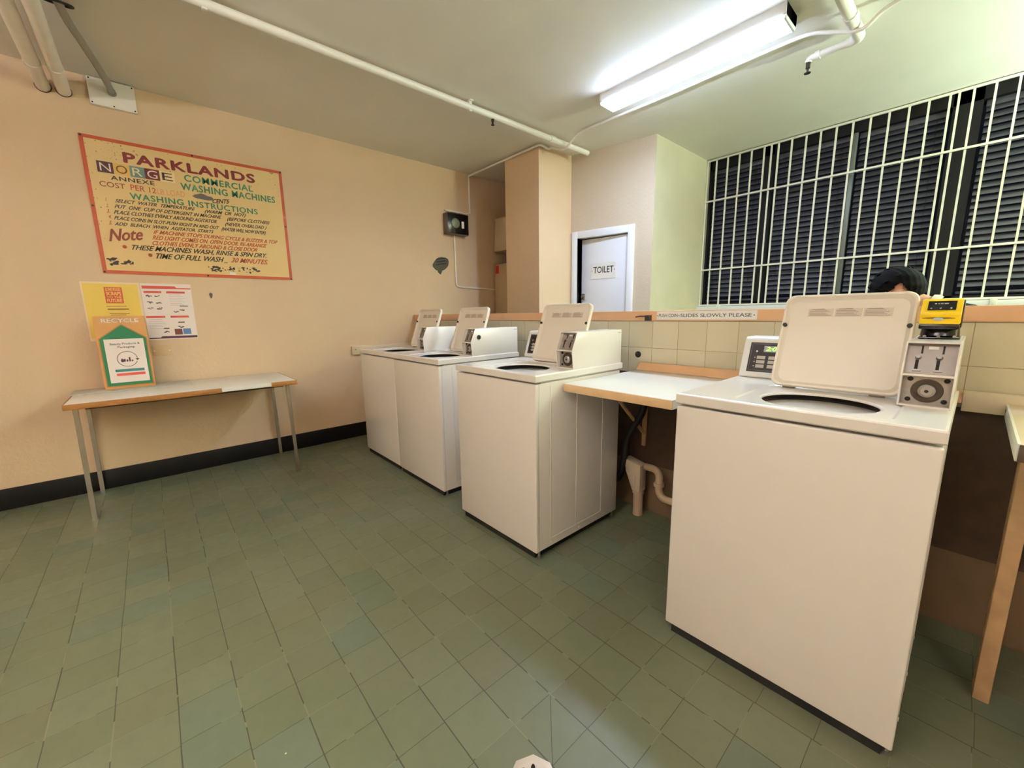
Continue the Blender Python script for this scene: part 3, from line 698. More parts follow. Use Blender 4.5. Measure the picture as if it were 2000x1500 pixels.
# ------------------------------------------------------------------ painted wash sign on the left wall
Uy, Vz = Vector((0, 1, 0)), Vector((0, 0, 1)); SX = XL+.007
sg = thing('wall_sign', (XL, .4, 1.525), 'big cream painted board of washing instructions headed PARKLANDS', 'sign')
def sp_(mb, name, m, sm=False): return mb.build(name, m, sg, sm, off=(-XL, -.4, -1.525))
sp_(MB().box(XL, SX, -.2, 1.0, 1.525, 2.424), 'board', 'sign')
mb = MB(); Os = Vector((SX, 0, 0)); bw = .022
for q in ((-.2, 1.525, 1.0, 1.525+bw), (-.2, 2.424-bw, 1.0, 2.424), (-.2, 1.525+bw, -.2+bw, 2.424-bw), (1.0-bw, 1.525+bw, 1.0, 2.424-bw)): mb.rect(Os, Uy, Vz, *q, .0008, .0006)
sp_(mb, 'painted_border', 'sign_border')
TX = [('PARKLANDS', .008, 2.286, .793, 2.294, .063, 'M', 'W'), ('ANNEXE', -.076, 2.157, .152, 2.161, .026, 'K', 'W'), ('COST', -.138, 2.106, -.009, 2.106, .033, 'B', ''), ('PER 12', .018, 2.107, .155, 2.105, .036, 'R', ''), ('LB LOAD', .161, 2.103, .321, 2.107, .038, 'F', ''),
('COMMERCIAL', .331, 2.224, .773, 2.223, .045, 'G', 'W'), ('WASHING MACHINES', .303, 2.159, .928, 2.16, .047, 'G', 'W'), ('CENTS', .489, 2.091, .602, 2.105, .03, 'K', 'I'), ('WASHING INSTRUCTIONS', .008, 2.045, .788, 2.048, .04, 'G', 'W'),
('1.', -.124, 2.011, -.114, 2.011, .022, 'B', 'I'), ('2.', -.124, 1.971, -.112, 1.972, .022, 'B', 'I'), ('3.', -.126, 1.934, -.111, 1.935, .024, 'R', 'I'), ('4.', -.122, 1.899, -.108, 1.899, .022, 'R', 'I'), ('5.', -.126, 1.857, -.11, 1.857, .024, 'R', 'I'),
('SELECT  WATER  TEMPERATURE', -.075, 2.01, .372, 2.018, .022, 'K', 'I'), ('(WARM  OR  HOT)', .428, 2.011, .701, 2.017, .024, 'K', 'I'), ('PUT  ONE  CUP OF DETERGENT IN MACHINE', -.083, 1.971, .534, 1.98, .023, 'K', 'I'), ('(BEFORE CLOTHES)', .568, 1.973, .867, 1.98, .024, 'K', 'I'),
('PLACE CLOTHES EVENLY AROUND AGITATOR', -.091, 1.932, .498, 1.942, .024, 'K', 'I'), ('(NEVER OVERLOAD )', .55, 1.932, .841, 1.937, .024, 'K', 'I'), ('PLACE COINS IN SLOT-PUSH RIGHT IN AND OUT', -.095, 1.894, .509, 1.897, .023, 'K', 'I'), ('(WATER WILL NOW ENTER)', .523, 1.891, .832, 1.893, .025, 'K', 'I'),
('ADD  BLEACH  WHEN  AGITATOR  STARTS', -.098, 1.855, .47, 1.863, .022, 'K', 'I'), ('Note', -.138, 1.745, .047, 1.772, .078, 'N', 'I'), ('IF MACHINE STOPS DURING CYCLE & BUZZER & TOP', .103, 1.82, .913, 1.825, .026, 'R', 'I'), ('RED LIGHT COMES ON. OPEN DOOR. RE-ARRANGE', .093, 1.78, .829, 1.786, .028, 'R', 'I'),
('CLOTHES EVENLY AROUND & CLOSE DOOR', .088, 1.74, .756, 1.746, .029, 'R', 'I'), ('THESE MACHINES WASH, RINSE & SPIN DRY.', -.028, 1.697, .821, 1.703, .033, 'K', 'I'), ('TIME OF FULL WASH _', .097, 1.645, .535, 1.647, .036, 'K', 'I'), ('30 MINUTES.', .559, 1.649, .822, 1.649, .035, 'R', 'I')]
inks = {'M': 'ink_maroon', 'K': 'ink_black', 'B': 'ink_brown', 'R': 'ink_red', 'F': 'ink_faded', 'G': 'ink_green', 'N': 'ink_brown'}
for s, u0, v0, u1, v1, cap, ck, st in TX:
    bold = .045 if st == 'W' and ck == 'M' else .021 if st == 'W' else .02 if ck in 'KR' and st else .018 if ck == 'N' else .008
    if len(s) > 1: sp_(MB().text(Os, Uy, Vz, s, u0, v0, u1, v1, cap, bold, .5 if st == 'I' else 0, space=1.12 if st == 'W' else 1.0), 'lettering', inks[ck])
for (u, v, k) in ((-.065, 1.713, 'R'), (.066, 1.666, 'B')): sp_(MB().disc(Os, Uy, Vz, u, v, .012), 'bullet', inks[k])
lb = [-.1355, -.055, .029, .1075, .189, .2745]; lm = ['logo_dark', 'logo_ochre', 'logo_teal', 'logo_maroon', 'logo_cream']; lt = ['logo_white', 'ink_ochre', 'logo_cream', 'logo_white', 'logo_dark']
mb = MB()
for i in range(5):
    mb.rect(Os, Uy, Vz, lb[i], 2.197, lb[i+1], 2.269, .0006, .0005, i)
    mb.text(Os, Uy, Vz, 'NORGE'[i], lb[i]+.013, 2.207, lb[i+1]-.013, 2.207, .052, .0, 0, .0012, 5+i)
sp_(mb, 'logo_blocks', lm+lt)
mb = MB(); mb.poly(Os, Uy, Vz, [(.365, 2.122), (.385, 2.112), (.42, 2.108), (.46, 2.106), (.49, 2.110), (.496, 2.124), (.485, 2.136), (.46, 2.138), (.44, 2.146), (.42, 2.150), (.40, 2.142), (.38, 2.136)], .001, 0, .0006)
sp_(mb, 'painted_out_patch', 'paint_out')
rnd = random.Random(3)
for (ua, ub, va, vb, n) in ((-.165, -.11, 1.585, 1.632, 16), (-.09, -.03, 1.592, 1.63, 12), (.40, .755, 1.572, 1.612, 46), (-.19, .05, 2.28, 2.40, 30), (-.19, -.15, 1.75, 2.2, 12), (.8, .97, 2.2, 2.38, 12)):
    dark = va < 1.7; mb = MB()
    for _ in range(n):
        u0, v0 = rnd.uniform(ua, ub), rnd.uniform(va, vb); L_ = rnd.uniform(.004, .012)*(1.5 if dark else .45)
        an = rnd.uniform(0, PI); w_ = L_*rnd.uniform(.25, .6)
        mb.poly(Os, Uy, Vz, [(u0+L_*math.cos(a_)*math.cos(an)-w_*math.sin(a_)*math.sin(an), v0+L_*math.cos(a_)*math.sin(an)*.6+w_*math.sin(a_)*math.cos(an)) for a_ in (0, 1.1, 2.2, 3.3, 4.2, 5.3)], .0011+rnd.random()*.0002, 0, .0003)
    sp_(mb, 'flaked_paint', 'ink_black')
sp_(MB().rect(Os, Uy, Vz, .540, 1.550, .582, 1.570, .0015, .0005), 'pale_scrap', 'poster_white')
for u, v in ((-.19, 2.414), (.397, 2.414), (.989, 2.414), (-.19, 1.971), (.989, 1.974), (-.19, 1.535), (.394, 1.535), (.989, 1.535)):
    sp_(MB().disc(Os, Uy, Vz, u, v, .0065, .0025, 14, 0, .002), 'screw', 'black')

# ------------------------------------------------------------------ posters
def poster_thing(name, u0, v0, u1, v1, label, m):
    p = thing(name, (XL, (u0+u1)/2, v0), label, 'poster')
    of = (-XL, -(u0+u1)/2, -v0)
    MB().rect((XL, 0, 0), Uy, Vz, u0, v0, u1, v1, .0016, .0016).build('sheet', m, p, False, off=of)
    return p, of
Ow = Vector((XL+.0016, 0, 0))
py, of = poster_thing('poster', -.325, 1.056, -.022, 1.465, 'yellow poster with a red block of lettering, partly behind the recycling board', 'poster_edge')
MB().rect(Ow, Uy, Vz, -.316, 1.075, -.036, 1.452, .0005, .0004).build('yellow_field', 'poster_yellow', py, False, off=of)
mb = MB(); mb.rect(Ow, Uy, Vz, -.212, 1.318, -.120, 1.430, .001, .0004)
mb.build('red_block', 'poster_red', py, False, off=of)
mb = MB()
for j, (s, h) in enumerate((('LOVE FOOD', .020), ('SCRAPS', .024), ('TO THE', .014), ('FUTURE', .022))):
    v0 = (1.404, 1.374, 1.354, 1.326)[j]; mb.text(Ow, Uy, Vz, s, -.204, v0, -.128, v0, h, .02, 0, .0014)
mb.build('block_lettering', 'poster_yellow', py, False, off=of)
mb = MB()
for v0, a0, a1, h in ((1.296, -.215, -.11, .004), (1.274, -.21, -.10, .007), (1.246, -.205, -.10, .004), (1.234, -.20, -.12, .004)): mb.rect(Ow, Uy, Vz, a0, v0, a1, v0+h, .001, .0004)
mb.build('small_print', 'print_brown', py, False, off=of)
pw, of = poster_thing('poster', -.019, 1.05, .273, 1.4635, 'white recycling guide poster with red heading bars and small pictures', 'poster_white')
mb = MB()
mb.poly(Ow, Uy, Vz, [(-.012, 1.425), (.27, 1.425), (.27, 1.434), (.185, 1.434), (.175, 1.446), (-.012, 1.446)], .0006, 0, .0004)
for q in ((-.006, 1.393, .094, 1.408), (.122, 1.393, .232, 1.408), (-.014, 1.211, .094, 1.226), (.125, 1.211, .235, 1.226)): mb.rect(Ow, Uy, Vz, *q, .0006, .0004)
mb.build('heading_bars', 'poster_red', pw, False, off=of)
MB().poly(Ow, Uy, Vz, [(-.016, 1.056), (.271, 1.056), (.271, 1.073), (.06, 1.073), (.05, 1.064), (-.016, 1.064)], .0006, 0, .0004).build('footer_bar', 'poster_plum', pw, False, off=of)
mb = MB()
for i in range(7): mb.rect(Ow, Uy, Vz, .135, 1.382-i*.013, .205+(i*37 % 5)*.006, 1.384-i*.013, .0006, .0004)
for i in range(6): mb.rect(Ow, Uy, Vz, -.005, 1.196-i*.013, .075+(i*29 % 4)*.007, 1.198-i*.013, .0006, .0004)
mb.build('text_lines', 'print_grey', pw, False, off=of)
mb = MB(); rnd = random.Random(5)
for (a_, b_) in ((.02, 1.372), (.066, 1.372), (.022, 1.325), (.07, 1.325), (.018, 1.28), (.07, 1.28), (.20, 1.27), (.165, 1.255), (.09, 1.105), (.18, 1.14)):
    mb = MB()
    for k in range(5): mb.disc(Ow, Uy, Vz, a_+(k-2)*.006, b_+rnd.uniform(-.005, .005), rnd.uniform(.004, .008), .0006+k*.0001, 9, 0, .0003, rnd.uniform(.002, .005))
    mb.build('small_picture', 'print_dark', pw, False, off=of)
for q in ((.19, 1.295, .24, 1.302), (.075, 1.127, .108, 1.136), (.165, 1.172, .205, 1.180)): MB().rect(Ow, Uy, Vz, *q, .0006, .0004).build('caption', 'print_dark', pw, False, off=of)
MB().rect(Ow, Uy, Vz, .137, 1.082, .183, 1.126, .0006, .0004).build('brown_picture', 'print_brown', pw, False, off=of)
MB().rect(Ow, Uy, Vz, .188, 1.084, .236, 1.127, .0006, .0004).build('blue_picture', 'print_blue', pw, False, off=of)
wp = thing('wall_plate', (XL, .05, .93), 'blank cover plate painted over in the wall colour, under the posters', 'wall plate')
MB().box(0, .008, -.06, .048, .0, .075, .003).build('plate', 'painted_plate', wp)
for y in (-.05, .038): MB().cyl((.007, y, .036), (.0105, y, .036), .005, n=12).build('screw', 'laminate', wp)
tag(MB().poly((XL, .395, 1.382), Uy, Vz, [(.010*math.cos(a_)*(1+.3*math.sin(3*a_)), .022*math.sin(a_)) for a_ in [i*PI/6 for i in range(12)]], .002, 0, .002).build('wall_chip', 'scar', None, False), 'small dark chip in the wall paint right of the white poster', 'paint chip')
# ------------------------------------------------------------------ table at the left wall
tb_ = thing('side_table', (-3.74, .18, 0), 'narrow white topped table with wood edging and metal legs against the peach wall', 'table')
of = (3.74, -.18, 0)
MB().box(-4.06, -3.425, -.432, .79, .692, .723, .002).build('tabletop', 'laminate', tb_, off=of)
mb = MB(); mb.box(-3.426, -3.418, -.432, .318, .689, .722, .001); mb.box(-3.426, -3.418, .622, .79, .689, .722, .001); mb.box(-4.05, -3.42, -.440, -.431, .689, .722, .001); mb.box(-4.05, -3.42, .789, .797, .689, .722, .001)
mb.build('wood_edging', 'wood_edge', tb_, off=of)
MB().box(-3.426, -3.420, .318, .622, .697, .7235).build('bare_edge', 'laminate', tb_, off=of)
MB().box(-4.0, -3.52, -.36, .72, .668, .693).build('apron', 'wood_and_shade_dark', tb_, off=of)
for x, y in ((-3.475, -.405), (-3.46, .745), (-4.04, -.405), (-4.04, .745)):
    l = MB(); l.tube([(x, y, FZ), (x-.004*(1 if x > -3.8 else -1), y*1.0-(.01 if y > 0 else -.01), .692)], .0165, 4)
    l.build('leg', 'chrome', tb_, off=of)
sh = MB(); sh.box(-4.055, -3.80, -.447, .180, .7232, .7285, .001)
tag(sh.build('display_panel', 'sheet_grey'), 'flat grey panel lying on the narrow table under the recycling board', 'panel')
# recycling board
rb = thing('recycling_board', (-3.90, -.15, .7285), 'standing RECYCLE cardboard display with a green house shape', 'display board')
rb.rotation_euler = (0, math.radians(-1.5), 0)
Ob = Vector((.0, -.135, 0)); bwid, bh = .262, .499
MB().box(-.03, 0, -.135, .127, 0, bh, .002).build('board', ['kraft', ], rb)
MB().box(-.16, -.03, -.005, .003, 0, .35).build('back_strut', 'kraft_edge', rb)
gp = [(.016, .022), (.250, .022), (.250, .345), (.135, .438), (.016, .345)]
MB().poly(Ob, Uy, Vz, [(.010, .016), (.256, .016), (.256, .349), (.135, .447), (.010, .349)], .0008, 0, .0006).build('house_outline', 'kraft_edge', rb, False)
MB().poly(Ob, Uy, Vz, gp, .0016, 0, .0006).build('house_shape', 'house_green', rb, False)
MB().text(Ob, Uy, Vz, 'RECYCLE', .04, .456, .226, .456, .026, .02, 0, .0008).build('heading_lettering', 'white', rb, False)
MB().rect(Ob, Uy, Vz, .034, .042, .236, .343, .0026, .001).build('paper', 'poster_white', rb, False)
mb = MB(); mb.text(Ob, Uy, Vz, 'Beauty Products &', .062, .302, .214, .304, .014, .012, 0, .0032); mb.text(Ob, Uy, Vz, 'Packaging', .098, .280, .184, .281, .014, .012, 0, .0032)
ring = [i*PI/30 for i in range(61)]
def arcstrip(a0, a1, n=30):
    for i in range(n):
        b0, b1 = a0+(a1-a0)*i/n, a0+(a1-a0)*(i+1)/n; cu, cv, R0, R1 = .137, .203, .050, .0535
        mb.poly(Ob, Uy, Vz, [(cu+R0*math.cos(b0), cv+R0*math.sin(b0)*1.0), (cu+R1*math.cos(b0), cv+R1*math.sin(b0)), (cu+R1*math.cos(b1), cv+R1*math.sin(b1)), (cu+R0*math.cos(b1), cv+R0*math.sin(b1))], .0032, 0, 0)
arcstrip(.05, 2*PI-.35)
mb.poly(Ob, Uy, Vz, [(.178, .205), (.2, .205), (.188, .19)], .0032)
mb.build('print', 'print_dark', rb, False)
mb = MB(); rnd = random.Random(9)
for i in range(5): mb.rect(Ob, Uy, Vz, .105+i*.013, .185, .114+i*.013, .196+rnd.random()*.022, .0034, .0003)
mb.disc(Ob, Uy, Vz, .112, .192, .010, .0035)
mb.build('picture', 'poster_plum', rb, False)
MB().rect(Ob, Uy, Vz, .066, .116, .216, .134, .0032, .0004).build('teal_bar', 'print_teal', rb, False)
MB().rect(Ob, Uy, Vz, .070, .088, .218, .106, .0032, .0004).build('coral_bar', 'print_coral', rb, False)

# ------------------------------------------------------------------ shelves and counters
ws = thing('wall_shelf', (-1.03, 1.84, .86), 'white topped wall shelf with pale wood front, between two washing machines', 'shelf')
of = (1.03, -1.84, -.86)
MB().box(-1.303, -.742, 1.484, 2.165, .822, .861, .002).build('shelf_top', 'laminate', ws, off=of)
MB().box(-1.303, -.744, 1.480, 1.486, .822, .859, .001).build('front_edging', 'wood_pale', ws, off=of)
for x in (-1.25, -.80):
    b = MB(); b.box(x-.012, x+.012, 2.15, 2.165, .40, .83); b.box(x-.012, x+.012, 1.70, 2.165, .808, .822)
    b.tube([(x, 1.78, .815), (x, 2.155, .475)], .011, 6); b.build('bracket', 'wood_leg', ws, off=of)
cl = MB(); cl.prism([(2.13, .862), (2.168, .862), (2.168, .905), (2.158, .905)], 'x', -1.303, .0, .0015)
tag(cl.build('timber_cleat', 'trim_wood'), 'peach timber strip along the tiles at the back of the white wall shelf', 'timber strip')
cl = MB(); cl.box(.0, XR, 2.13, 2.168, .835, .905, .002)
tag(cl.build('timber_cleat', 'laminate_cream'), 'cream timber strip on the tiled wall right of the nearest machine', 'timber strip')
bt = MB(); bt.box(XL, XL+.03, 1.466, 2.16, .823, .905, .003)
bt = bt.build('wall_batten', 'laminate_cream'); tag(bt, 'white batten screwed to the peach wall behind the farthest machine', 'batten')
for y in (1.5, 1.79, 2.05): MB().cyl((XL+.029, y, .872), (XL+.032, y, .872), .006, n=12).build('screw', 'steel', bt)
wb = thing('counter', (.8, 1.85, 0), 'cream topped counter with timber leg at the right edge, right of the nearest machine', 'counter')
of = (-.8, -1.85, 0)
MB().box(.105, 1.6, 1.525, 2.128, .834, .874, .001).build('countertop', 'laminate_cream', wb, off=of)
MB().box(.1, .106, 1.525, 2.128, .832, .8755, .001).build('end_panel', 'laminate', wb, off=of)
MB().box(.104, 1.6, 1.517, 1.526, .832, .874, .001).build('front_edging', 'wood_and_shade_dark', wb, off=of)
for x in (.13, 1.5): MB().box(x, x+.036, 1.80, 1.872, FZ, .834, .003).build('leg', 'wood_leg', wb, off=of)
MB().cyl((.099, 2.09, .858), (.1005, 2.09, .858), .006, n=12).build('screw', 'black', wb, off=of)
# ------------------------------------------------------------------ signs and fittings on the half height wall
ps = thing('coin_sign', (-.95, YLOW-.012, 1.155), 'white PUSH COIN SLIDES SLOWLY PLEASE strip on the peach capping', 'sign')
O = Vector((0, -.0005, 0)); Ux = Vector((1, 0, 0))
MB().rect(O, Ux, Vz, -.257, .0, .257, .045, .003, .003).build('sign_strip', 'white', ps, False)
mb = MB(); mb.text(O, Ux, Vz, 'PUSH COIN', -.244, .0145, -.134, .0145, .0165, .004, 0, .0034); mb.text(O, Ux, Vz, 'SLIDES SLOWLY PLEASE', -.118, .0145, .234, .0145, .0165, .004, 0, .0034)
for q in (-.252, -.126, .245): mb.disc(O, Ux, Vz, q, .022, .0028, .0034)
mb.build('lettering', 'ink_black', ps, False)
hk = thing('wall_hook', (-1.27, YLOW-.012, 1.17), 'dark metal hook screwed to the capping left of the coin sign', 'hook')
MB().box(-.012, .03, -.004, 0, -.022, .010, .001).build('base', 'brass', hk)
MB().tube(bezier([(.012, -.004, .0), (.0, -.02, .004), (-.03, -.028, .004), (-.055, -.03, .0)], 6), .004, 8).build('arm', 'brass', hk)
pg = MB(); pg.lathe([(0, .012), (.012, .012), (.015, .008), (.019, .004), (.019, 0)], (-1.325, YLOW, .948), (0, -1, 0), 24)
tag(pg.build('pipe_plug', 'brass'), 'round dark pipe plug in the tiles above the white wall shelf', 'pipe plug')
# drain pipes under the shelf
st_ = thing('standpipe', (-1.235, 2.09, 0), 'pale standpipe with a hopper shaped top under the white wall shelf', 'drain pipe')
MB().cyl((0, 0, FZ), (0, 0, .15), .029).cyl((0, 0, .12), (0, 0, .15), .034).build('pipe', 'pvc', st_)
mb = MB(); mb.prism([(-.085, .33), (.028, .305), (.028, .14), (-.024, .14), (-.07, .25)], 'y', -.035, .035, .006); mb.prism([(-.06, .27), (.0, .235), (-.004, .16), (-.02, .17)], 'y', -.04, -.03, .004)
mb.build('hopper', 'pvc_pale', st_)
tr = thing('waste_trap', (-1.12, 2.10, .17), 'pale curved waste pipe beside the standpipe', 'drain pipe')
path = [(-.08, 0, .125)]+arc((-.035, 0, .08), (0, 0, 1), (1, 0, 0), .045, 0, PI/2, 8)+[(.01, 0, .04)]+arc((.06, 0, .01), (-1, 0, 0), (0, 0, -1), .05, 0, PI/2, 8)+[(.25, 0, -.04)]
MB().tube(path, .021, 16).build('pipe', 'pvc', tr)
MB().cyl((.01, 0, .05), (.01, 0, .03), .029).build('coupling', 'pvc', tr)
hs = MB(); hs.tube(bezier([(-1.16, 2.0, .80), (-1.20, 2.04, .64), (-1.30, 2.06, .47), (-1.325, 2.06, .30), (-1.36, 2.06, .19), (-1.45, 2.06, .15), (-1.6, 2.09, .16)], 10), .021, 14)
tag(hs.build('drain_hose', 'rubber'), 'black drain hose hanging under the white wall shelf', 'hose')
# ------------------------------------------------------------------ ceiling pipes and conduits
bp_ = thing('ceiling_pipe', (-2.73, 1.6, CEIL), 'long white pipe running along the ceiling left of the light', 'pipe')
MB().tube([(0, YB+.01-1.6, -.045), (0, 3.44-1.6, -.045)], .024, 18).build('pipe', 'pipe_white', bp_)
MB().cyl((0, 1.30, -.045), (0, 1.36, -.045), .030).build('coupling', 'pipe_white', bp_)
for y in (.42, -1.2): MB().box(-.012, .012, y-.012, y+.012, -.075, 0, .003).box(-.03, .03, y-.014, y+.014, -.008, 0, .002).build('pipe_clip', 'pipe_white', bp_)
sph = MB().cyl((0, .64, -.068), (0, .64, -.085), .012).cyl((0, .64, -.085), (0, .64, -.10), .008).build('sprinkler', 'brass', bp_)
MB().lathe([(0, -.112), (.014, -.112), (.014, -.109), (.006, -.100)], (0, .64, 0), (0, 0, 1), 16).build('deflector', 'brass', sph)
cd = thing('conduit', (-2.95, 2.97, CEIL), 'thin cream conduit running around the pillar and along the ceiling beside the light', 'conduit')
path = [(-4.065, 2.962, 2.768), (-2.945, 2.968, 2.768), (-2.925, 3.0, 2.768), (-2.945, 3.10, 2.768), (-2.90, 3.11, 2.768), (-2.72, 3.09, 2.70), (-2.55, 3.07, 2.768), (-2.27, 3.07, 2.775), (-1.68, 3.085, 2.777), (-1.15, 3.075, 2.777), (-.86, 3.08, 2.775), (-.74, 3.10, 2.745), (-.6, 3.11, 2.70), (-.49, 3.10, 2.755), (-.2, 3.07, 2.777), (.6, 3.07, 2.777)]
path = [path[0]]+[Vector(path[0]).lerp(Vector(path[1]), .97)]+bezier(path[1:], 6)
MB().tube(path, .0105, 10).build('tube', 'pipe_white', cd, off=(2.95, -2.97, -CEIL))
MB().tube([(-4.069, 2.962, 2.772), (-4.069, 2.962, 2.36), (-4.069, 2.90, 2.345), (-4.069, 2.62, 2.35)], .009, 10).build('drop', 'pipe_cream', cd, off=(2.95, -2.97, -CEIL))
sp2 = thing('sprinkler_pipe', (-.64, 2.9, CEIL), 'white pipe with elbows and a sprinkler head right of the ceiling light', 'pipe')
of = (.64, -2.9, -CEIL)
mb = MB(); mb.tube([(-.63, 1.9, 2.735), (-.637, 3.235, 2.735)]+arc((-.68, 3.235, 2.735), (1, 0, 0), (0, 1, 0), .043, 0, PI/2, 6)[1:], .029, 16)
mb.tube([(-.675, 3.278, 2.735), (-.86, 3.278, 2.735)]+arc((-.86, 3.278, 2.711), (0, 0, 1), (-1, 0, 0), .024, 0, PI/2, 6), .0185, 14); mb.build('pipe', 'pipe_white', sp2, off=of)
for p0, p1, rr in (((-.635, 2.98, 2.735), (-.635, 3.03, 2.735), .034), ((-.675, 3.278, 2.735), (-.70, 3.278, 2.735), .025), ((-.825, 3.278, 2.735), (-.85, 3.278, 2.735), .024)): MB().cyl(p0, p1, rr).build('coupling', 'pipe_white', sp2, off=of)
h = MB().cyl((-.884, 3.278, 2.715), (-.884, 3.278, 2.68), .012).cyl((-.884, 3.278, 2.68), (-.884, 3.278, 2.66), .006).build('sprinkler', 'brass', sp2, off=of)
MB().lathe([(0, 2.652), (.018, 2.652), (.018, 2.656), (.006, 2.662)], (-.884, 3.278, 0), (0, 0, 1), 16).build('deflector', 'brass', sp2, off=of)
for y, lab in ((-.318, 'left one of the two fat cream pipes entering the peach wall under the ceiling'), (-.228, 'right one of the two fat cream pipes entering the peach wall under the ceiling')):
    p = thing('service_pipe', (XL, y, 2.665), lab, 'pipe', 'two fat cream pipes at the upper left')
    MB().tube([(-.02, 0, 0), (XR-XL-.02, 0, 0)], .034, 18).build('pipe', 'pipe_cream', p)
    MB().cyl((.30, 0, 0), (.345, 0, 0), .0365).build('coupling', 'pipe_cream', p)
    MB().lathe([(.036, .0), (.0385, .004), (.036, .008)], (0, 0, 0), (1, 0, 0)).build('dark_seal', 'wood_and_shade_dark', p)
jb = thing('junction_box', (XL, .003, 2.70), 'flat white screwed cover box with a grey conduit, under the ceiling at upper left', 'junction box')
MB().box(0, .032, -.116, .118, -.083, .084, .004).build('cover', 'pipe_white', jb)
for y in (-.104, 0, .106):
    for z in (-.072, .073): MB().cyl((.031, y, z), (.0335, y, z), .0045, n=10).build('screw', 'black_panel', jb)
MB().tube(bezier([(.03, .0, .012), (.12, -.01, .016), (.3, -.04, .03), (.55, -.09, .045), (.85, -.14, .05), (1.6, -.2, .05)], 8), .0185, 14).build('conduit', 'pipe_grey', jb)
MB().lathe([(.0, .0), (.024, 0), (.022, .03), (.02, .03)], (.03, 0, .012), (1, -.08, .05), 18).build('gland', 'pipe_grey', jb)
cv = thing('ceiling_rose', (-3.16, -.165, CEIL), 'grey ceiling outlet with a loop of black cable at the top left corner', 'ceiling outlet')
MB().lathe([(0, 0), (.055, 0), (.055, -.018), (.045, -.026), (0, -.026)], (0, 0, 0), (0, 0, 1)).build('base', 'pipe_grey', cv)
MB().tube([(-.02+.055*math.cos(a_), .02+.055*math.sin(a_), -.045-.02*math.cos(a_)) for a_ in [i*2*PI/30 for i in range(31)]], .006, 8).build('cable_loop', 'rubber', cv)
# ------------------------------------------------------------------ left wall fittings near the recess
tsw = thing('time_switch', (XL, 2.74, 2.09), 'black box with a round dial on the peach wall beside the recess', 'time switch')
MB().box(0, .085, -.14, .145, 0, .225, .004).build('case', 'box_grey', tsw)
MB().box(.085, .092, -.135, .14, .006, .219, .002).build('front_glass', 'black_gloss', tsw)
Of = Vector((.092, 0, 0))
MB().lathe([(0, .006), (.045, .006), (.053, .002), (.053, 0)], Of+Vector((0, -.035, .118)), (1, 0, 0)).build('dial', 'dial', tsw)
MB().rect(Of, Uy, Vz, .045, .07, .078, .145, .001, .001).build('tag', 'white', tsw, False)
for y in (-.08, .02): MB().box(.06, .094, y, y+.05, .222, .232, .002).build('latch', 'slide_grey', tsw)
c2 = MB(); c2.tube([(-4.07, 2.735, 2.09), (-4.07, 2.738, 1.56), (-4.07, 2.745, 1.53), (-4.07, 2.77, 1.518), (-4.07, 3.4, 1.50)], .010, 10)
tag(c2.build('conduit', 'pipe_cream'), 'thin cream conduit running down from the black dial box to the recess', 'conduit')
scp = [(.105*math.cos(a_)*(1+.05*math.sin(5*a_)), .070*math.sin(a_)*(1+.04*math.cos(4*a_))) for a_ in [i*2*PI/28 for i in range(28)]]
rot = math.radians(22)
sc2 = MB().poly((XL, 2.545, 1.765), Uy, Vz, [(x*math.cos(rot)-y*math.sin(rot), x*math.sin(rot)+y*math.cos(rot)) for x, y in scp], .012, 0, .012)
sc2.poly((XL, 2.545, 1.765), Uy, Vz, [(-.045, -.09), (-.01, -.115), (.02, -.06), (-.03, -.05)], .008, 0, .008)
sc2 = sc2.build('wall_fitting', 'scar', None, False); tag(sc2, 'dark grey oval remnant of a fitting on the peach wall below the dial box', 'old fitting')
mb = MB()
for k in range(3): mb.poly((XL, 2.545, 1.765), Uy, Vz, [(-.07, -.02+k*.03), (.07, .005+k*.03), (.06, .012+k*.03), (-.06, -.01+k*.03)], .0125, 0, .0005)
mb.build('streaks', 'black_panel', sc2, False)
hc = thing('cabinet', (-3.7, 3.5, 0), 'tall beige cabinet with a red sticker, half hidden behind the pillar', 'cabinet')
of = (3.7, -3.5, 0)
MB().box(-4.05, -3.50, 3.30, 3.74, .1, 1.80, .006).build('body', 'cabinet_beige', hc, off=of)
MB().box(-4.04, -3.52, 3.31, 3.72, FZ, .1).build('plinth', 'black', hc, off=of)
MB().rect((0, 3.30, 0), Ux, Vz, -4.03, 1.69, -3.965, 1.785, .001, .001).build('sticker', 'red', hc, False, off=of)
mt = MB(); mt.box(-3.98, -3.6, 3.42, 3.62, 1.80, 1.95, .004); mt.cyl((-3.9, 3.40, 1.88), (-3.6, 3.40, 1.88), .03); mt = mt.build('fan_unit', 'box_grey')
tag(mt, 'dark metal unit on top of the beige cabinet in the recess', 'metal unit')
cb = thing('carton', (-3.8, 3.5, 1.955), 'pale cardboard carton above the beige cabinet in the recess', 'carton')
MB().prism([(-4.06, 1.955), (-3.6, 1.955), (-3.62, 2.32), (-4.03, 2.325)], 'y', 3.31, 3.70, .004).build('box', 'carton', cb, off=(3.8, -3.5, -1.955))
MB().box(-4.03, -3.8, 3.30, 3.40, 2.322, 2.33).build('flap', 'carton', cb, off=(3.8, -3.5, -1.955))
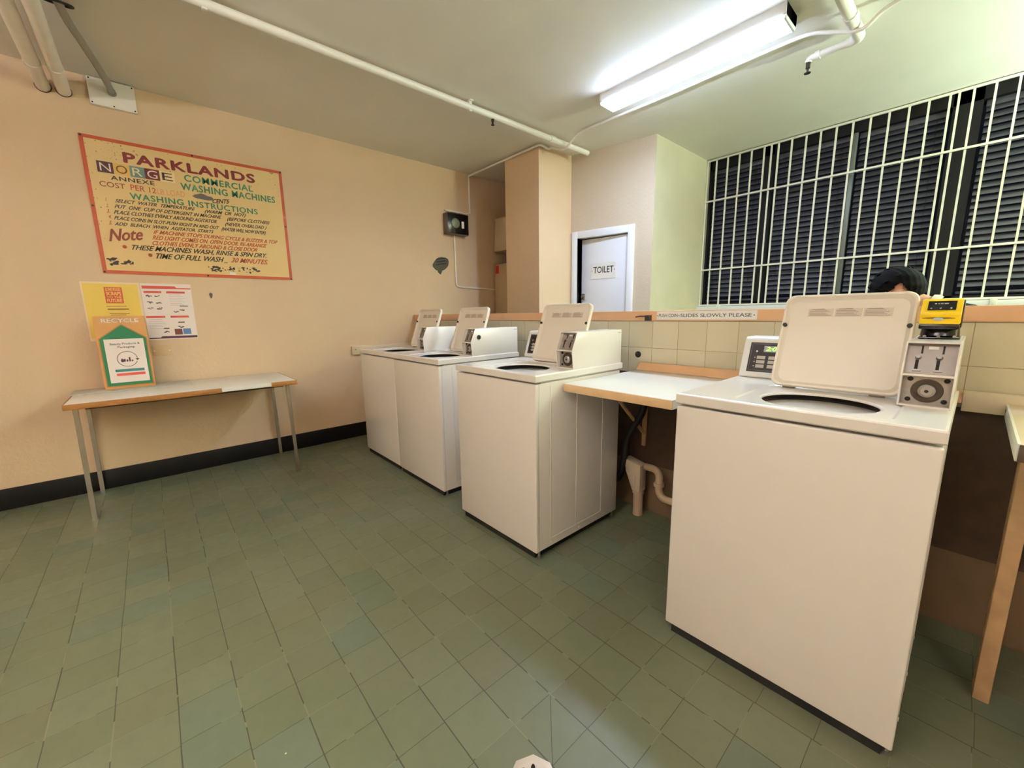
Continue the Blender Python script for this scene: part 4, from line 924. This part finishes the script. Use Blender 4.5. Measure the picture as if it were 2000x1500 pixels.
# ------------------------------------------------------------------ floor drain
fd = thing('floor_drain', (-.631, .606, FZ), 'round pale metal floor drain at the bottom edge of the photo', 'floor drain')
MB().lathe([(.0, .003), (.048, .003), (.05, .005), (.066, .004), (.067, 0)], (0, 0, 0), (0, 0, 1), 8).build('rim', 'drain_rim', fd, False)
MB().lathe([(.0, .0045), (.049, .0045), (.0505, .0035)], (0, 0, 0), (0, 0, 1), 32).build('grate', 'drain_rim', fd)
for i in range(8):
    a_ = i*PI/4; cx, cy = .03*math.cos(a_), .03*math.sin(a_)
    MB().poly((cx, cy, 0), (math.cos(a_), math.sin(a_), 0), (-math.sin(a_), math.cos(a_), 0), [(.011*math.cos(b), .006*math.sin(b)) for b in [k*PI/6 for k in range(12)]], .0052, 0, .0006).build('slot', 'tile_hole', fd, False)
# ------------------------------------------------------------------ the person bending behind the half height wall
def remeshed(mb, name, m, parent=None, vox=.008, it=4, off=None):
    o = mb.build(name, m, parent, False, off)
    r_ = o.modifiers.new('r', 'REMESH'); r_.mode = 'VOXEL'; r_.voxel_size = vox; r_.use_smooth_shade = True
    sm = o.modifiers.new('s', 'SMOOTH'); sm.factor = .5; sm.iterations = it
    dg = bpy.context.evaluated_depsgraph_get(); dg.update()
    me = bpy.data.meshes.new_from_object(o.evaluated_get(dg)); o.modifiers.clear(); o.data = me
    return o
def chain(mb, pts, grow=0):
    """overlapping balls along a chain of (x, y, z, radius)"""
    for a_, b_ in zip(pts, pts[1:]):
        L_ = (Vector(a_[:3])-Vector(b_[:3])).length; n_ = max(2, int(L_/(min(a_[3], b_[3])*.45))+1)
        for i in range(n_+1):
            f = i/n_; mb.ico([a_[k]*(1-f)+b_[k]*f for k in range(3)], a_[3]*(1-f)+b_[3]*f+grow, sub=2)
PYY = 2.66
def side(sy):
    y = lambda v: PYY+sy*v
    leg = [(.06, y(.09), .73, .095), (-.14, y(.12), .735, .078), (-.34, y(.13), .70, .060), (-.335, y(.13), .50, .054), (-.30, y(.13), .12, .038)]
    arm = [(-.085, y(.165), 1.145, .052), (-.06, y(.215), 1.02, .045), (-.06, y(.235), .90, .039), (-.16, y(.215), .845, .033), (-.255, y(.175), .81, .025)]
    foot = [(-.29, y(.13), .045, .036), (-.36, y(.135), .04, .036), (-.45, y(.14), .032, .030), (-.49, y(.142), .030, .024)]
    return leg, arm, foot
torso = [(.06, PYY, .75, .115), (.055, PYY, .88, .110), (.02, PYY, 1.01, .120), (-.055, PYY, 1.13, .095)]
p_ = math.radians(38); HC = Vector((-.262, PYY, 1.294))
HM = Matrix(((-math.cos(p_), 0, -math.sin(p_)), (0, -1, 0), (-math.sin(p_), 0, math.cos(p_))))
hp = lambda x, y, z: HC+HM @ Vector((x, y, z))
body = MB(); chain(body, torso)
for w in (-.07, .07): chain(body, [(q[0], q[1]+w, q[2], q[3]*.82) for q in torso])
chain(body, [(-.075, PYY, 1.155, .07), (-.14, PYY, 1.205, .056), (-.215, PYY, 1.24, .052)])
for sy in (-1, 1):
    leg, arm, foot = side(sy); chain(body, leg); chain(body, arm); chain(body, foot)
    chain(body, [(-.06, PYY, 1.13, .075), (-.085, PYY+sy*.15, 1.145, .06)])
    hx, hy, hz = -.275, PYY+sy*.165, .812                # hands resting on the thighs, fingers forward
    chain(body, [(hx, hy, hz, .026), (hx-.05, hy-sy*.01, hz-.010, .027)])
    for k in range(4):
        oy = hy-sy*.01+sy*(k-1.5)*.021; ln = (.062, .072, .068, .052)[k]
        chain(body, [(hx-.066, oy, hz-.014, .010), (hx-.066-ln*.55, oy+sy*(k-1.5)*.004, hz-.020, .009), (hx-.066-ln, oy+sy*(k-1.5)*.006, hz-.036, .008)])
    chain(body, [(hx-.02, hy-sy*.03, hz-.006, .012), (hx-.045, hy-sy*.055, hz-.010, .0105), (hx-.075, hy-sy*.062, hz-.018, .009)])
body.ico(hp(0, 0, .010), (.091, .072, .096), HM); body.ico(hp(.030, 0, -.055), (.062, .056, .068), HM); body.ico(hp(.058, 0, -.100), (.026, .028, .022), HM)
body.ico(hp(.098, 0, -.030), (.015, .011, .020), HM); body.ico(hp(.104, 0, -.040), (.011, .015, .009), HM); body.ico(hp(.088, 0, .012), (.014, .040, .010), HM)
for z in (-.068, -.080): body.ico(hp(.086, 0, z), (.012, .022, .007), HM)
for sy in (-1, 1): body.ico(hp(-.004, sy*.078, -.020), (.020, .010, .032), HM @ Matrix.Rotation(sy*.3, 3, 'Z'))
BO = Vector((-.1, PYY, 0)); DOWN = Vector((0, 0, FZ))
person = remeshed(body, 'person', 'skin', None, .0065, 3, off=-BO); person.location = BO+DOWN
tag(person, 'black haired person in dark shirt with pale collar, bowed behind the half height wall', 'person')
hb = MB(); tt = bmesh.new(); bmesh.ops.create_icosphere(tt, subdivisions=5, radius=1)
rnd = random.Random(2)
for v in list(tt.verts):
    q = v.co; k = 1+.022*math.sin(13*q.x+9*q.y)*math.sin(12*q.y+11*q.z)+.008*math.sin(70*q.y+23*q.x)
    v.co = Vector((q.x*.098*k-.005, q.y*.081*k, q.z*.102*k+.012))
dl = [v for v in tt.verts if (v.co.x > .05 and v.co.z < .03) or (v.co.x > -.03 and v.co.z < .012) or v.co.z < -.070]
bmesh.ops.delete(tt, geom=dl, context='VERTS')
bmesh.ops.transform(tt, matrix=Matrix.Translation(HC-BO) @ HM.to_4x4(), verts=tt.verts); hb.merge(tt)
for _ in range(26):                                      # loose tufts
    a_, e_ = rnd.uniform(0, 2*PI), rnd.uniform(.15, 1.5); dv = Vector((math.cos(a_)*math.cos(e_)*.097-.005, math.sin(a_)*math.cos(e_)*.080, math.sin(e_)*.101+.012))
    tg = Vector((-dv.y, dv.x, 0)).normalized()*.02*rnd.choice((-1, 1))
    hb.tube([HC-BO+HM @ dv*1.0, HC-BO+HM @ (dv*1.03+tg*.5), HC-BO+HM @ (dv*1.0+tg)], [.006, .005, .001], 6)
hb.build('hair', 'hair', person)
for sy in (-1, 1): MB().ico(hp(.082, sy*.030, -.012)-BO, .012, sub=2).build('eye', 'eye', person)
sh = MB(); chain(sh, torso, .014)
for w in (-.07, .07): chain(sh, [(q[0], q[1]+w, q[2], q[3]*.82) for q in torso], .014)
for sy in (-1, 1):
    arm = side(sy)[1]; chain(sh, arm[:3], .014); chain(sh, [(-.06, PYY, 1.13, .075), (-.085, PYY+sy*.15, 1.145, .06)], .016)
chain(sh, [(-.075, PYY, 1.155, .07), (-.125, PYY, 1.19, .06)], .012)
remeshed(sh, 'shirt', 'shirt', person, .009, 4, off=-BO)
nd = Vector((-.9, 0, .43)).normalized()
MB().lathe([(.070, -.012), (.072, .004), (.066, .020), (.062, .020), (.066, .002)], Vector((-.148, PYY, 1.205))-BO, nd, 32).build('collar', 'collar', person)
tr_ = MB()
for sy in (-1, 1): chain(tr_, side(sy)[0], .012)
chain(tr_, torso[:1]+[(.058, PYY, .82, .113)], .010)
for w in (-.07, .07): chain(tr_, [(.06, PYY+w, .74, .10), (.058, PYY+w, .81, .098)], .008)
remeshed(tr_, 'trousers', 'trousers', person, .011, 4, off=-BO)
for sy in (-1, 1):
    f = MB(); chain(f, side(sy)[2], .008); f.box(-.515, -.25, PYY+sy*.137-.042, PYY+sy*.137+.042, 0, .018, .006); remeshed(f, 'shoe', 'shoe', person, .007, 4, off=-BO)

sto = thing('stool', (.06, PYY, FZ), 'plain stool the person sits on behind the half height wall', 'stool')
MB().lathe([(0, .625), (.165, .625), (.175, .612), (.17, .595), (0, .595)], (0, 0, 0), (0, 0, 1), 32).build('seat', 'wood_leg', sto)
for i in range(4):
    a_ = PI/4+i*PI/2
    MB().cyl((.19*math.cos(a_), .19*math.sin(a_), 0), (.12*math.cos(a_), .12*math.sin(a_), .6), .015, .015, 12).build('leg', 'wood_leg', sto)
